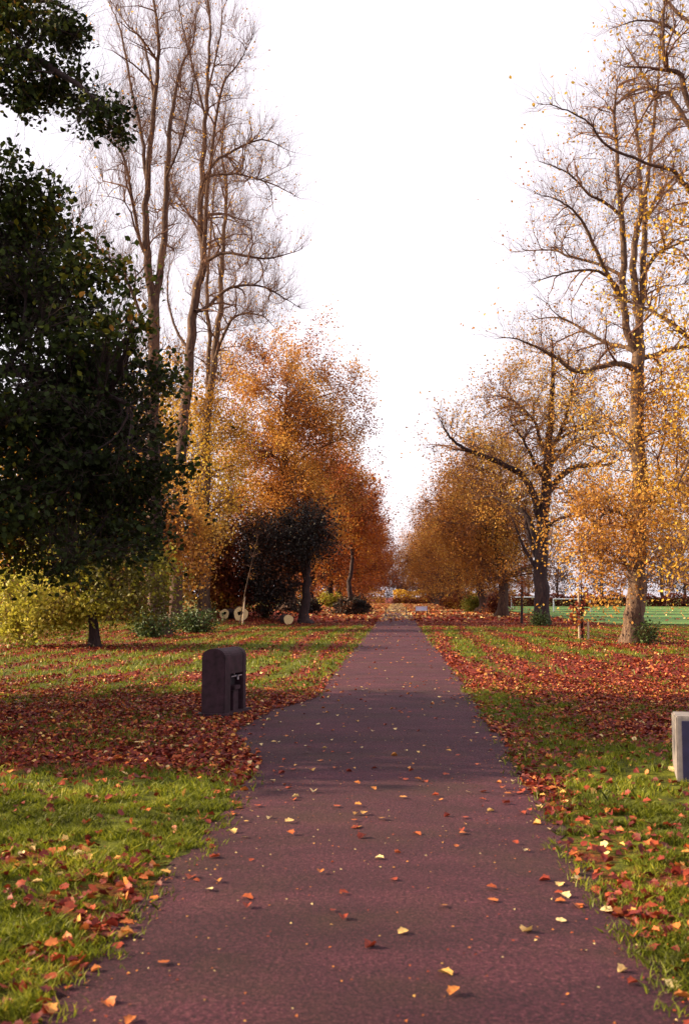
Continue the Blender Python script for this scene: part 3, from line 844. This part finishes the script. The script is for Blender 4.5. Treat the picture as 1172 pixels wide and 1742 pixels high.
T.connect(T.pts_in(main, 120, .3), 1, .018, rmax=.07)
T.connect(T.pts_in(topb, 34, .2), 1, .018, rmax=.05)
T.connect(T.pts_in(main, 1500, .1), 2, .012, rmax=.025)
T.connect(T.pts_in(topb, 260, .1), 2, .012, rmax=.02)
T.twigs(10000, .2, .95, 3, .005, up=.1)


def inside(P, ells, f=1.0):
    ok = np.zeros(len(P), bool)
    for e in ells:
        ok |= (((P[:, 0] - e[0]) / e[3]) ** 2 + ((P[:, 1] - e[1]) / (e[4] * 1.3)) ** 2 + ((P[:, 2] - e[2]) / e[5]) ** 2) < f
    return ok


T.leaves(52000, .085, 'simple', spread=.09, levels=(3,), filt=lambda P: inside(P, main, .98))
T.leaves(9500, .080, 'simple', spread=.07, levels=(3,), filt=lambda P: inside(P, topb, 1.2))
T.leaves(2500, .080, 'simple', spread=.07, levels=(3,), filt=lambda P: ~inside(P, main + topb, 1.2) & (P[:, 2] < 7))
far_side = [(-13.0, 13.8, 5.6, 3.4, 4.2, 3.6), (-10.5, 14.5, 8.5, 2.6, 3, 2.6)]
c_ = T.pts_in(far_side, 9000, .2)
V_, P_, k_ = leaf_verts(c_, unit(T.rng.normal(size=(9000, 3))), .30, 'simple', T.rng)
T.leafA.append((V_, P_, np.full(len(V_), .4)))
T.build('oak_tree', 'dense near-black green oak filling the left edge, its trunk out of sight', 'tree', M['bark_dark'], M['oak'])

# --- small yellow-green tree under the oak
b5 = gp(162, 1101)
T = Tree(62, b5); D = b5[1]
T.stem([b5 - [0, 0, .1]] + tr(D, [(161, 1080), (157, 1030), (156, 985), (162, 930), (165, 880)]), (.19, .15, .135, .12, .09, .03), flare=True)
T.stem(tr(D, [(156, 1000), (130, 950), (90, 930), (40, 950), (10, 990)], -1.5), (.08, .06, .05, .03, .01))
T.stem(tr(D, [(157, 980), (190, 930), (240, 920), (290, 960)], 1.5), (.07, .055, .04, .01))
T.stem(tr(D, [(158, 960), (140, 900), (100, 870)], 1.5), (.06, .05, .01))
ells = [E(80, 1010, D, 105, 65, 2.2, 1.3), E(60, 1045, D, 70, 42, 1.8), E(230, 985, D, 85, 75, 2.2), E(150, 930, D, 120, 50, 2.2)]
T.connect(T.pts_in(ells, 50, .3), 1, .02, rmax=.04, droop=.2)
T.connect(T.pts_in(ells, 420, .1), 2, .012, rmax=.02, droop=.15)
T.twigs(3600, .2, .7, 3, .006, up=-.1, droop=.3)
T.leaves(11000, .12, 'simple', spread=.13, filt=lambda P: P[:, 0] < b5[0] + .2)
T.leaves(8000, .12, 'simple', spread=.16, tintbias=-.28, filt=lambda P: P[:, 0] > b5[0] - .6)
T.build('small_tree', 'small drooping yellow-green tree with a short dark trunk under the oak', 'tree', M['bark_dark'], M['yellowgreen'])


# --- dense bushes: many short stems and leaves
def bush(seed, base, ells, n2, n3, nl, ls, name, label, bark, lm, cat='bush', shape='simple', spread=.12, group=None, tw=(.2, .6), st=.03):
    T = Tree(seed, base)
    b = np.asarray(base, float)
    for i in range(5):
        a = i * 1.26 + seed
        h = max(e[2] + e[5] * .3 for e in ells) - b[2]
        rx = max(e[3] for e in ells)
        T.stem([b + [.05 * math.cos(a), .05 * math.sin(a), -.1], b + [.25 * rx * math.cos(a), .25 * rx * math.sin(a), h * .45], b + [.55 * rx * math.cos(a), .4 * rx * math.sin(a), h * .9]], (st, st * .7, st * .2))
    T.connect(T.pts_in(ells, n2, .1), 1, .012, rmax=st * .5)
    T.twigs(n3, tw[0], tw[1], 3, .006, up=.2)
    T.leaves(nl, ls, shape, spread=spread)
    for i, (V, Pg, a) in enumerate(T.leafA):
        V[:, 2] = np.maximum(V[:, 2], b[2] + .02)
    return T.build(name, label, cat, bark, lm, group, leafname='foliage')


def bush_px(seed, px, py, wpx, hpx, D=None, **k):
    """bush standing at ground pixel (px,py), wpx half-width, hpx height in photograph pixels"""
    p = gp(px, py) if D is None else wpt(px, py, D)
    p[2] = float(tz(p[0], p[1]))
    rx = wpx / F * p[1]; h = hpx / F * p[1]
    dep = min(rx, 2.5)
    e = [(p[0], p[1], p[2] + h * .5, rx * .9, dep, h * .5), (p[0] - rx * .4, p[1], p[2] + h * .3, rx * .6, dep * .8, h * .32), (p[0] + rx * .4, p[1], p[2] + h * .32, rx * .6, dep * .8, h * .34)]
    return bush(seed, p, e, **k)


bush_px(71, 398, 1052, 112, 175, D=62, n2=380, n3=3200, nl=17000, ls=.19, name='beech_thicket', label='large copper-red thicket behind the staked sapling', bark=M['bark_dark'], lm=M['copper'], shape='far', spread=.28, tw=(.4, 1.2))
bush_px(72, 335, 1076, 34, 34, n2=80, n3=500, nl=2600, ls=.10, name='green_bush', label='low green and yellow bush in front of the pale-barked trunk', bark=M['bark_dark'], lm=M['ivy'])
bush_px(73, 262, 1084, 32, 34, n2=80, n3=500, nl=2600, ls=.09, name='ivy_bush', label='dark ivy bush hugging the foot of the forked tall tree', bark=M['bark_dark'], lm=M['ivy'])
bush_px(74, 451, 1052, 13, 18, n2=40, n3=200, nl=900, ls=.10, name='green_bush', label='tiny dark green bush right of the staked sapling', bark=M['bark_dark'], lm=M['ivy'])
p = wpt(520, 1047, 60); p[2] = float(tz(p[0], p[1]))  # near-black leaf mass put in for the deep shade under the orange canopy
leafy(75, p, 8, [E(498, 925, 60, 66, 46, 2.0, 1.1), E(466, 980, 60, 44, 62, 1.8, 1.1), E(548, 920, 60, 32, 24, 1.6, .4), E(528, 885, 60, 44, 26, 1.6, .4), E(440, 930, 60, 38, 50, 1.6, .5), E(485, 1030, 60, 30, 20, 1.2, .3), E(540, 970, 60, 22, 34, 1.0, .12)], .30, 60, 480, 4600, 21000, .13, 'canopy_shade',
      'black leaf mass standing for deep shade, with a thick dark trunk, under the largest orange tree', M['bark_dark'], M['shade_and_ivy'], spread=.26, tw=(.4, 1.4), top=.6)
bush_px(76, 240, 1062, 110, 120, D=56, n2=260, n3=2200, nl=11000, ls=.16, name='amber_thicket', label='amber leafy thicket behind the small yellow-green tree', bark=M['bark_dark'], lm=M['amber'], shape='far', spread=.22, tw=(.4, 1.0))
bush_px(77, 60, 1062, 90, 120, D=56, n2=260, n3=2200, nl=11000, ls=.16, name='russet_thicket', label='russet thicket at the left edge behind the yellow-green tree', bark=M['bark_dark'], lm=M['copper'], shape='far', spread=.22, tw=(.4, 1.0))
# undergrowth along the right avenue
bush_px(78, 806, 1041, 20, 26, n2=90, n3=700, nl=4200, ls=.17, name='yellow_bush', label='yellow-green bush at the foot of the right avenue', bark=M['bark_dark'], lm=M['yellowgreen'], shape='far', spread=.2)
bush_px(79, 850, 1045, 24, 34, n2=90, n3=700, nl=4200, ls=.15, name='russet_bush', label='dark russet bush beside the yellow-green one under the right avenue', bark=M['bark_dark'], lm=M['copper'], shape='far', spread=.2)
bush_px(80, 772, 1036, 26, 24, D=128, n2=80, n3=500, nl=2500, ls=.2, name='dark_bush', label='small dark bush farther along the foot of the right avenue', bark=M['bark_dark'], lm=M['copper'], shape='far', spread=.2)
bush_px(81, 700, 1028, 42, 12, D=225, n2=60, n3=400, nl=2200, ls=.3, name='dark_bush', label='long low dark bush across the far end of the avenue', bark=M['bark_dark'], lm=M['copper'], shape='far', spread=.25)
bush_px(82, 520, 1047, 26, 26, D=84, n2=80, n3=500, nl=2600, ls=.16, name='dark_bush', label='dark bush round the trunk foot left of the ivy mound', bark=M['bark_dark'], lm=M['shade_and_ivy'], shape='far', spread=.2)
bush_px(83, 560, 1036, 22, 22, D=128, n2=80, n3=500, nl=2500, ls=.2, name='yellow_bush', label='dull yellow bush among the left avenue trunks', bark=M['bark_dark'], lm=M['yellowgreen'], shape='far', spread=.2)
bush_px(84, 915, 1066, 16, 13, n2=40, n3=240, nl=1300, ls=.09, name='ivy_clump', label='low ivy clump at the foot of the dark spreading tree', bark=M['bark_dark'], lm=M['ivy'], cat='ivy')
bush_px(85, 1100, 1096, 10, 24, n2=40, n3=200, nl=700, ls=.08, name='ivy_clump', label='small green ivy clump at the right foot of the tall tree', bark=M['bark_dark'], lm=M['ivy'], cat='ivy')

# --- ivy mound with a trunk standing in it, left avenue
p = wpt(598, 1046, 92); p[2] = float(tz(p[0], p[1]))
leafy(91, p, 13, [(p[0], p[1], 9.6, 3.0, 3.0, 3.8), (p[0] - .8, p[1], 7.6, 2.8, 3, 2.0)], .24, 24, 180, 1300, 6500, .22, 'young_avenue_tree',
      'small rust-leaved tree whose trunk rises out of a black mound', M['bark_dark'], M['rust'], spread=.3)
T = Tree(92, p)
me_pts = []
bush(93, p, [(p[0], p[1] - .1, p[2] + .35, 2.1, 1.5, .5), (p[0], p[1] - .1, p[2] + .75, 1.15, .9, .6), (p[0], p[1] - .1, p[2] + 1.2, .5, .5, .5)], 160, 1500, 14000, .12, 'ivy_mound',
     'black ivy-covered mound left of the path end', M['bark_dark'], M['shade_and_ivy'], cat='ivy', shape='far', spread=.12, tw=(.2, .5))


# --- saplings
def sapling(seed, px, py, lean, H, tr_r, label, lm, nl, ls=.09, staked=0, name='sapling'):
    p = gp(px, py)
    T = Tree(seed, p)
    T.stem([p - [0, 0, .1], p + [lean * .4, 0, H * .45], p + [lean, 0, H]], (tr_r, tr_r * .7, tr_r * .25), wob=.03)
    c = p + [lean * .8, 0, H * .8]
    T.connect(T.pts_in([(c[0], c[1], c[2], H * .16, H * .16, H * .3)], 14, .2), 1, .006, rmin=.006)
    T.twigs(50, .2, .5, 3, .005, up=.9)
    if nl: T.leaves(nl, ls, spread=.08, levels=(1, 3))
    return T.build(name, label, 'sapling', M['bark_pale'] if staked else M['bark_dark'], lm), p


r_, p = sapling(101, 407, 1063, .95, 4.6, .032, 'leaning pale sapling with stake in front of the round log end', M['amber'], 26, staked=1)
V, Q = tubes(np.array([[p + [.16, .1, -.1], p + [.22, .1, .75], p + [.28, .1, 1.5]]]), np.array([[.04, .04, .035]]), 6)
link('stake', mesh_np('stake', V - p, [Q], M['stake']), r_)
r_, p = sapling(102, 887, 1061, .05, 3.4, .09, 'slim dark sapling left of the dark spreading tree', M['rust'], 260)
r_, p = sapling(103, 990, 1087, 0, 3.0, .05, 'sapling with dark red leaves between two pale stakes', M['redleaf'], 30, staked=0)
for dx, h in ((-.12, 2.0), (.22, .7)):
    V, Q = tubes(np.array([[p + [dx, -.05, -.1], p + [dx, -.05, h * .5], p + [dx, -.05, h]]]), np.array([[.045, .045, .045]]), 6)
    link('stake', mesh_np('stake', V - p, [Q], M['stake']), r_)
T = Tree(104, p)
T.stem([p + [0, 0, .3], p + [-.25, 0, .9], p + [.3, 0, 1.5]], (.02, .02, .01))
T.twigs(60, .2, .6, 3, .006, from_levels=(0,))
T.leaves(170, .15, spread=.12)
V_, Pg, a = T.leafA[0]
link('crown', mesh_np('sapling_red', V_ - p, Pg, M['redleaf'], {'tint': a}), r_)


# --- things beyond: mesh helpers with bmesh
import bmesh


def bm_obj(name, bm, mat, parent=None, bev=0, smooth=False):
    if bev:
        bmesh.ops.bevel(bm, geom=list(bm.edges), offset=bev, segments=2, affect='EDGES', clamp_overlap=True)
    me = bpy.data.meshes.new(name); bm.to_mesh(me); bm.free(); me.materials.append(mat)
    if smooth:
        me.polygons.foreach_set('use_smooth', np.ones(len(me.polygons), bool))
    return link(name, me, parent)


def add_box(bm, c, s, rz=0):
    r = bmesh.ops.create_cube(bm, size=1, matrix=Matrix.Translation(c) @ Matrix.Rotation(rz, 4, 'Z') @ Matrix.Diagonal((*s, 1)))
    return r['verts']


def add_rod(bm, a, b_, r, k=10, r2=None):
    a = Vector(a); b_ = Vector(b_); d = b_ - a
    m = Matrix.Translation((a + b_) / 2) @ d.to_track_quat('Z', 'Y').to_matrix().to_4x4()
    bmesh.ops.create_cone(bm, cap_ends=True, segments=k, radius1=r, radius2=r if r2 is None else r2, depth=d.length, matrix=m)


# felled logs with pale sawn ends
def log(px, py, rpx, L, rz, hollow, label, D):
    c = wpt(px, py, D); R0 = rpx / F * D
    z0 = float(tz(c[0], c[1])) + R0 * .97
    root = thing('felled_log', label, 'log', (c[0], c[1], z0), rz)
    rng = np.random.default_rng(int(px))
    k = 20; a = np.arange(k) * 2 * np.pi / k
    rr = R0 * (1 + .05 * np.sin(a * 3 + px) + .03 * np.sin(a * 5))
    ysn = np.linspace(0, L, 6)
    V = np.stack([np.stack([rr * np.cos(a), np.full(k, y_), rr * np.sin(a)], -1) for y_ in ysn])
    idx = np.arange(6 * k).reshape(6, k)
    Q = np.stack([idx[:-1], np.roll(idx[:-1], -1, 1), np.roll(idx[1:], -1, 1), idx[1:]], -1).reshape(-1, 4)
    link('bark', mesh_np('log_bark', V.reshape(-1, 3), [Q], M['bark_dark'], smooth=True), root)
    ri = R0 * hollow * (1 + .25 * np.sin(a * 2 + 1) + .15 * np.sin(a * 5))
    yy = -.01
    o = np.stack([rr * .97 * np.cos(a), np.full(k, yy), rr * .97 * np.sin(a)], -1)
    i_ = np.stack([ri * np.cos(a) - .05 * R0, np.full(k, yy), ri * np.sin(a) + .12 * R0], -1)
    i2 = i_ + [0, .5, 0]
    VV = np.vstack([o, i_, i2]); n = np.arange(k)
    Q1 = np.stack([n, (n + 1) % k, k + (n + 1) % k, k + n], -1)
    link('sawn_end', mesh_np('log_end', VV[:2 * k], [Q1], M['sawn']), root)
    Q2 = np.stack([k + n, k + (n + 1) % k, 2 * k + (n + 1) % k, 2 * k + n], -1)
    link('hollow', mesh_np('log_hollow', VV[k:], [Q2 - k, (k + n)[None]], M['stone_dark']), root)
    return root


log(410, 1041, 12.5, 1.6, .2, .34, 'round pale sawn log end with a dark hollow behind the leaning sapling', 56.6)
log(382, 1040, 8.5, 1.4, -.1, .4, 'smaller shaded log end left of the big round one', 57.4)
log(491, 1040, 8.5, 1.3, .3, .05, 'solid pale log end below the black shade mass', 57.5)

# --- left drinking fountain: round-topped granite block
bs = gp(362, 1222)
root = thing('stone_fountain', 'dark round-topped granite drinking fountain in the leaves left of the path', 'drinking fountain', (bs[0], bs[1], bs[2]), math.radians(-13))
# local x = along the long side (to the right and away), local y = depth
Wd, Ln, Hh = .34, .62, .93


def round_profile(w2, h, n=10):
    pts = [(-w2, 0), (w2, 0)]
    hs = h - w2 * .62
    for i in range(n + 1):
        a = math.pi * i / n
        pts.append((w2 * math.cos(a), hs + w2 * .62 * math.sin(a)))
    return pts


def prism(bm, prof, y0, y1):
    A = [bm.verts.new((x, y0, z)) for x, z in prof]; B = [bm.verts.new((x, y1, z)) for x, z in prof]
    bm.faces.new(A); bm.faces.new(B[::-1])
    n = len(prof)
    for i in range(n): bm.faces.new((A[i], B[i], B[(i + 1) % n], A[(i + 1) % n]))
    bmesh.ops.recalc_face_normals(bm, faces=bm.faces)


# body runs along +y (away), narrow face towards the camera; the long right side carries niche and spout
bm = bmesh.new(); prism(bm, round_profile(Wd / 2, Hh), 0, .22)
bm_obj('front_block', bm, M['stone'], root, bev=.012)
bm = bmesh.new(); prism(bm, round_profile(Wd / 2 - .004, Hh - .003), .67, .80)
bm_obj('rear_block', bm, M['stone'], root, bev=.012)
bm = bmesh.new(); prism(bm, round_profile(Wd / 2 - .006, Hh - .006), .223, .667)
for v in bm.verts:
    pass
bm.free()
bm = bmesh.new()
# top slab joining both blocks
pr = [(x, z) for x, z in round_profile(Wd / 2 - .006, Hh - .006)]
pr2 = [(-Wd / 2 + .006, .58), (Wd / 2 - .006, .58)] + pr[2:]
prism(bm, pr2, .223, .667)
bm_obj('cap', bm, M['stone'], root)
bm = bmesh.new(); add_box(bm, (-.06, .445, .29), (.21, .440, .575))
bm_obj('recess', bm, M['stone_dark'], root)
bm = bmesh.new(); add_box(bm, (.03, .50, .17), (.20, .20, .34))
add_box(bm, (.045, .50, .375), (.22, .24, .06))
bm_obj('basin', bm, M['stone'], root, bev=.01)
bm = bmesh.new(); add_rod(bm, (.0, .42, .54), (.20, .42, .54), .016); add_rod(bm, (.19, .42, .545), (.19, .42, .49), .014); add_box(bm, (.09, .42, .565), (.10, .02, .015)); add_rod(bm, (.17, .225, .54), (.17, .60, .54), .009)
bm_obj('spout', bm, M['steel'], root)
bm = bmesh.new(); add_box(bm, (0, .40, .02), (.46, .95, .09))
bm_obj('plinth', bm, M['stone'], root, bev=.015)

# --- right block with navy face, cut by the frame
bq = gp(1157, 1331)
root = thing('stone_bollard', 'pale concrete block with a dark navy face at the right edge of the grass', 'bollard', (bq[0] + .015, bq[1], bq[2]), math.radians(-9.5))
bm = bmesh.new(); add_box(bm, (.14, .2, .28), (.36, .40, .60))
bm_obj('block', bm, M['pale_stone'], root, bev=.012)
bm = bmesh.new(); add_box(bm, (.162, -.006, .265), (.31, .02, .55))
bm_obj('front_panel', bm, M['navy'], root, bev=.004)

# --- two low posts and a bench where the path narrows
for px, lab in ((656, 'left one of two small dark posts standing across the path end'), (691, 'right one of two small dark posts standing across the path end')):
    c = gp(px, 1050)
    root = thing('path_post', lab, 'post', c, group='posts across the path')
    bm = bmesh.new(); add_rod(bm, (0, 0, 0), (0, 0, .78), .035); add_rod(bm, (0, 0, .78), (0, 0, .84), .05, 10, .02); bm_obj('shaft', bm, M['iron'], root)
    bm = bmesh.new(); add_rod(bm, (0, 0, -.02), (0, 0, .22), .20, 12, .05); bm_obj('foot', bm, M['iron'], root)
c = gp(717, 1047)
root = thing('park_bench', 'pale blue bench beside the far end of the path', 'bench', c, math.radians(3))
bm = bmesh.new()
for z in (.50, .62, .74): add_box(bm, (0, .22, z), (1.02, .03, .105))
bm_obj('backrest', bm, M['bench_blue'], root)
bm = bmesh.new()
for y in (-.12, -.01, .10): add_box(bm, (0, y, .42), (1.02, .09, .03))
bm_obj('seat', bm, M['bench_blue'], root)
for sx in (-.5, .5):
    bm = bmesh.new(); add_box(bm, (sx, .245, .42), (.07, .05, .86)); add_box(bm, (sx, -.14, .2), (.05, .05, .42)); add_box(bm, (sx, .03, .385), (.05, .42, .04))
    bm_obj('leg', bm, M['iron'], root)

# --- goals on the playing field
for (xa, xb, lab) in ((869, 910, 'left white goal frame on the playing field, behind the slim sapling'), (941, 1001, 'right white goal frame on the playing field, seen past the dark trunk')):
    D = 150
    A = wpt(xa, 1040, D); B = wpt(xb, 1040, D + 1)
    z = float(tz((A[0] + B[0]) / 2, D))
    mid = np.array(((A[0] + B[0]) / 2, D, z))
    root = thing('football_goal', lab, 'goal', mid, group='goals on the playing field')
    hw = (B[0] - A[0]) / 2
    for sx in (-hw, hw):
        bm = bmesh.new(); add_rod(bm, (sx, 0, 0), (sx, 0, 1.86), .075); add_rod(bm, (sx, 0, 1.86), (sx * 1.0 + .5, 1.0, 0.0), .03)
        bm_obj('goal_post', bm, M['white_paint'], root)
    bm = bmesh.new(); add_rod(bm, (-hw - .07, 0, 1.9), (hw + .07, 0, 1.9), .075); bm_obj('crossbar', bm, M['white_paint'], root)

# --- golden undergrowth closing the end of the avenue
for i, (x0, x1, yy, hgt, key, lab) in enumerate([(-34, -3, 250, 4.2, 'amber', 'golden thicket closing the left of the avenue end'), (-1, 30, 254, 3.6, 'yellow', 'yellow thicket closing the right of the avenue end')]):
    rg = np.random.default_rng(300 + i); n = 7000
    lx = rg.uniform(x0, x1, n); top_ = hgt * (.55 + .6 * fbm(lx * .3, lx * 0, 80 + i))
    C = np.stack([lx, yy + rg.normal(size=n) * 1.0, rg.uniform(0, 1, n) * top_], -1)
    o_ = np.array([(x0 + x1) / 2, yy, 0])
    V, Pg, k = leaf_verts(C, unit(rg.normal(size=(n, 3)) + [0, 0, .3]), .38, 'far', rg)
    hr = thing('distant_thicket', lab, 'bush', o_)
    link('foliage', mesh_np('thicket_leaves', V - o_, Pg, M[key], {'tint': np.repeat(np.clip(rg.normal(.45, .2, n), 0, 1), k)}), hr)
    sx = np.arange(x0, x1, 1.5)
    Ps_ = np.stack([np.stack([sx, sx * 0 + yy, sx * 0 - .4], -1), np.stack([sx + .2, sx * 0 + yy, sx * 0 + 1], -1), np.stack([sx - .1, sx * 0 + yy, sx * 0 + 2.4], -1)], 1)
    V, Q = tubes(Ps_, np.full((len(sx), 3), .05), 4)
    link('stems', mesh_np('thicket_stems', V - o_, [Q], M['bark_dark']), hr)

# --- hedge and far trees beyond the field
hy = 236
rng = np.random.default_rng(7)
n = 26000
hx = rng.uniform(5, 150, n); hh = 2.2 + 1.0 * fbm(hx * .15, hx * 0, 77) + .5 * np.sin(hx * .9)
C = np.stack([hx, hy + rng.uniform(-1, 1, n) * .9, rng.uniform(0, 1, n) * hh - .7], -1)
V, Pg, k = leaf_verts(C, unit(rng.normal(size=(n, 3)) + [0, 0, .3]), .42, 'far', rng)
hroot = thing('boundary_hedge', 'long dark hedge along the far side of the playing field', 'hedge', (70, hy, -.6))
link('foliage', mesh_np('hedge_leaves', V - [70, hy, -.6], Pg, M['copper'], {'tint': np.repeat(np.clip(rng.normal(.25, .15, n), 0, 1), k)}), hroot)
sx = np.arange(6, 150, 1.2)
Ps = np.stack([np.stack([sx, sx * 0 + hy, sx * 0 - .9], -1), np.stack([sx + .1, sx * 0 + hy, sx * 0 + .4], -1), np.stack([sx - .1, sx * 0 + hy, sx * 0 + 1.5], -1)], 1)
V, Q = tubes(Ps, np.full((len(sx), 3), .05), 4)
link('stems', mesh_np('hedge_stems', V - [70, hy, -.6], [Q], M['bark_dark']), hroot)

pf = np.array((32., 246, -.6))
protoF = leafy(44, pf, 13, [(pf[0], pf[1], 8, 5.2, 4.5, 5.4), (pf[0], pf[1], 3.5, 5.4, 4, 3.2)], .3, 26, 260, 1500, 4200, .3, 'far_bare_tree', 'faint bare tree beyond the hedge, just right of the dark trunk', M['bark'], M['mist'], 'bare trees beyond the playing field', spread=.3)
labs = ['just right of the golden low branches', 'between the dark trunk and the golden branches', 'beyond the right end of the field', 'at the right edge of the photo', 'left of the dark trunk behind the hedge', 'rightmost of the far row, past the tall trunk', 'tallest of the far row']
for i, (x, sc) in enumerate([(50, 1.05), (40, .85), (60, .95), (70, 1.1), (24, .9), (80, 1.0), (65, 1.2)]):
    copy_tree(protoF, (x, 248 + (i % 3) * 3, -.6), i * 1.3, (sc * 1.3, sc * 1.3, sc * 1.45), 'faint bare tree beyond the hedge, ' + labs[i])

# ------------------------------------------------------------------ fallen leaves and grass
rng = np.random.default_rng(99)


def scatter(n, y0, y1, xmin=-.52, xmax=.42, pw=2):
    y = (rng.uniform(y0 ** pw, y1 ** pw, n)) ** (1 / pw)
    x = rng.uniform(0, 1, n) * (xmax - xmin) * y + xmin * y + rng.normal(size=n) * .1
    return x, y


def ground_leaves(n, y0, y1, size, shape, lift, on_path=.025, expo=1.6, pw=2):
    x, y = scatter(n, y0, y1, pw=pw)
    L = litter(x, y)
    inp = (x > edge_l(y) + .05) & (x < edge_r(y) - .05)
    d_edge = np.minimum(x - edge_l(y), edge_r(y) - x)
    prob = np.where(inp, on_path * (1 + 10 * np.exp(-d_edge / .10)), .035 + .965 * L ** expo)
    keep = rng.uniform(size=n) < prob
    x, y, inp, L = x[keep], y[keep], inp[keep], L[keep]
    m = len(x)
    z = np.where(inp, tz(x * 0, y) + .006 + .02 * np.sin(np.pi * np.clip((x - edge_l(y)) / (edge_r(y) - edge_l(y)), 0, 1)), tz(x, y)) + lift * np.where(inp, .22, rng.uniform(.3, 1, m)) + .003
    N = unit(rng.normal(size=(m, 3)) * np.where(inp, .12, .42)[:, None] + [0, 0, 1])
    V, Pg, k = leaf_verts(np.stack([x, y, z], -1), N, size, shape, rng, curl=.35)
    ti = np.clip(rng.beta(1.1, 2.6, m) * 1.15 + np.where(inp, .34, 0) + .38 * ss(y, 66, 84), 0, 1)  # far leaves tinted brighter in place of sunlight on the distant lawn
    return V, Pg, np.repeat(ti, k)


parts = [ground_leaves(24000, 2.6, 9.5, .056, 'lobed', .028, .009), ground_leaves(30000, 2.6, 12, .016, 'far', .01, .05), ground_leaves(125000, 9.5, 20, .055, 'simple', .035, .008),
         ground_leaves(150000, 20, 65, .082, 'far', .035, .02), ground_leaves(90000, 65, 225, .26, 'far', .05, .5)]
Vs = []; Ps = []; A = []; off = 0
for V, Pg, a in parts:
    Vs.append(V); Ps += [q + off for q in Pg]; A.append(a); off += len(V)
tag(link('fallen_leaves', mesh_np('fallen_leaves', np.vstack(Vs), Ps, M['fallen'], {'tint': np.concatenate(A)})),
    'red and orange fallen leaves scattered over grass and path', 'leaves', kind='stuff')


def blades(n, y0, y1, h, wd, pw=2):
    x, y = scatter(n, y0, y1, pw=pw)
    L = litter(x, y)
    c = fbm(x * 6, y * 6, 55)
    d_out = np.maximum(edge_l(y) - x, x - edge_r(y))
    pr = np.clip(1.25 - 1.35 * L, 0.03, 1) * ss(c + .35 * (fbm(x * 1.8, y * 1.8, 57) - .5), .38, .61) * ss(d_out, -.22, .10)
    keep = rng.uniform(size=n) < pr
    x, y, c = x[keep], y[keep], c[keep]
    m = len(x)
    z = tz(x, y) - .01
    hh = h * rng.uniform(.5, 1.3, m) * (.4 + 1.1 * c)
    a = rng.uniform(0, 2 * np.pi, m)
    dx, dy = np.cos(a) * wd / 2, np.sin(a) * wd / 2
    ln = rng.normal(size=(m, 2)) * hh[:, None] * .55
    P0 = np.stack([x - dx, y - dy, z], -1); P1 = np.stack([x + dx, y + dy, z], -1)
    P2 = np.stack([x + ln[:, 0] * .35 + dx * .7, y + ln[:, 1] * .35 + dy * .7, z + hh * .6], -1)
    P4 = np.stack([x + ln[:, 0] * .35 - dx * .7, y + ln[:, 1] * .35 - dy * .7, z + hh * .6], -1)
    P3 = np.stack([x + ln[:, 0], y + ln[:, 1], z + hh], -1)
    V = np.stack([P0, P1, P2, P3, P4], 1).reshape(-1, 3)
    idx = np.arange(m * 5).reshape(m, 5)
    ti = np.clip(.45 + .5 * (fbm(x * 1.5, y * 1.5, 61) - .5) * 2 + rng.normal(size=m) * .18, 0, 1)
    return V, [idx], np.repeat(ti, 5)


parts = [blades(260000, 2.6, 8, .052, .0075), blades(200000, 8, 18, .065, .012), blades(160000, 18, 55, .09, .03)]
Vs = []; Ps = []; A = []; off = 0
for V, Pg, a in parts:
    Vs.append(V); Ps += [q + off for q in Pg]; A.append(a); off += len(V)
tag(link('grass', mesh_np('grass', np.vstack(Vs), Ps, M['blade'], {'tint': np.concatenate(A)})),
    'short green grass growing either side of the path', 'grass', kind='stuff')
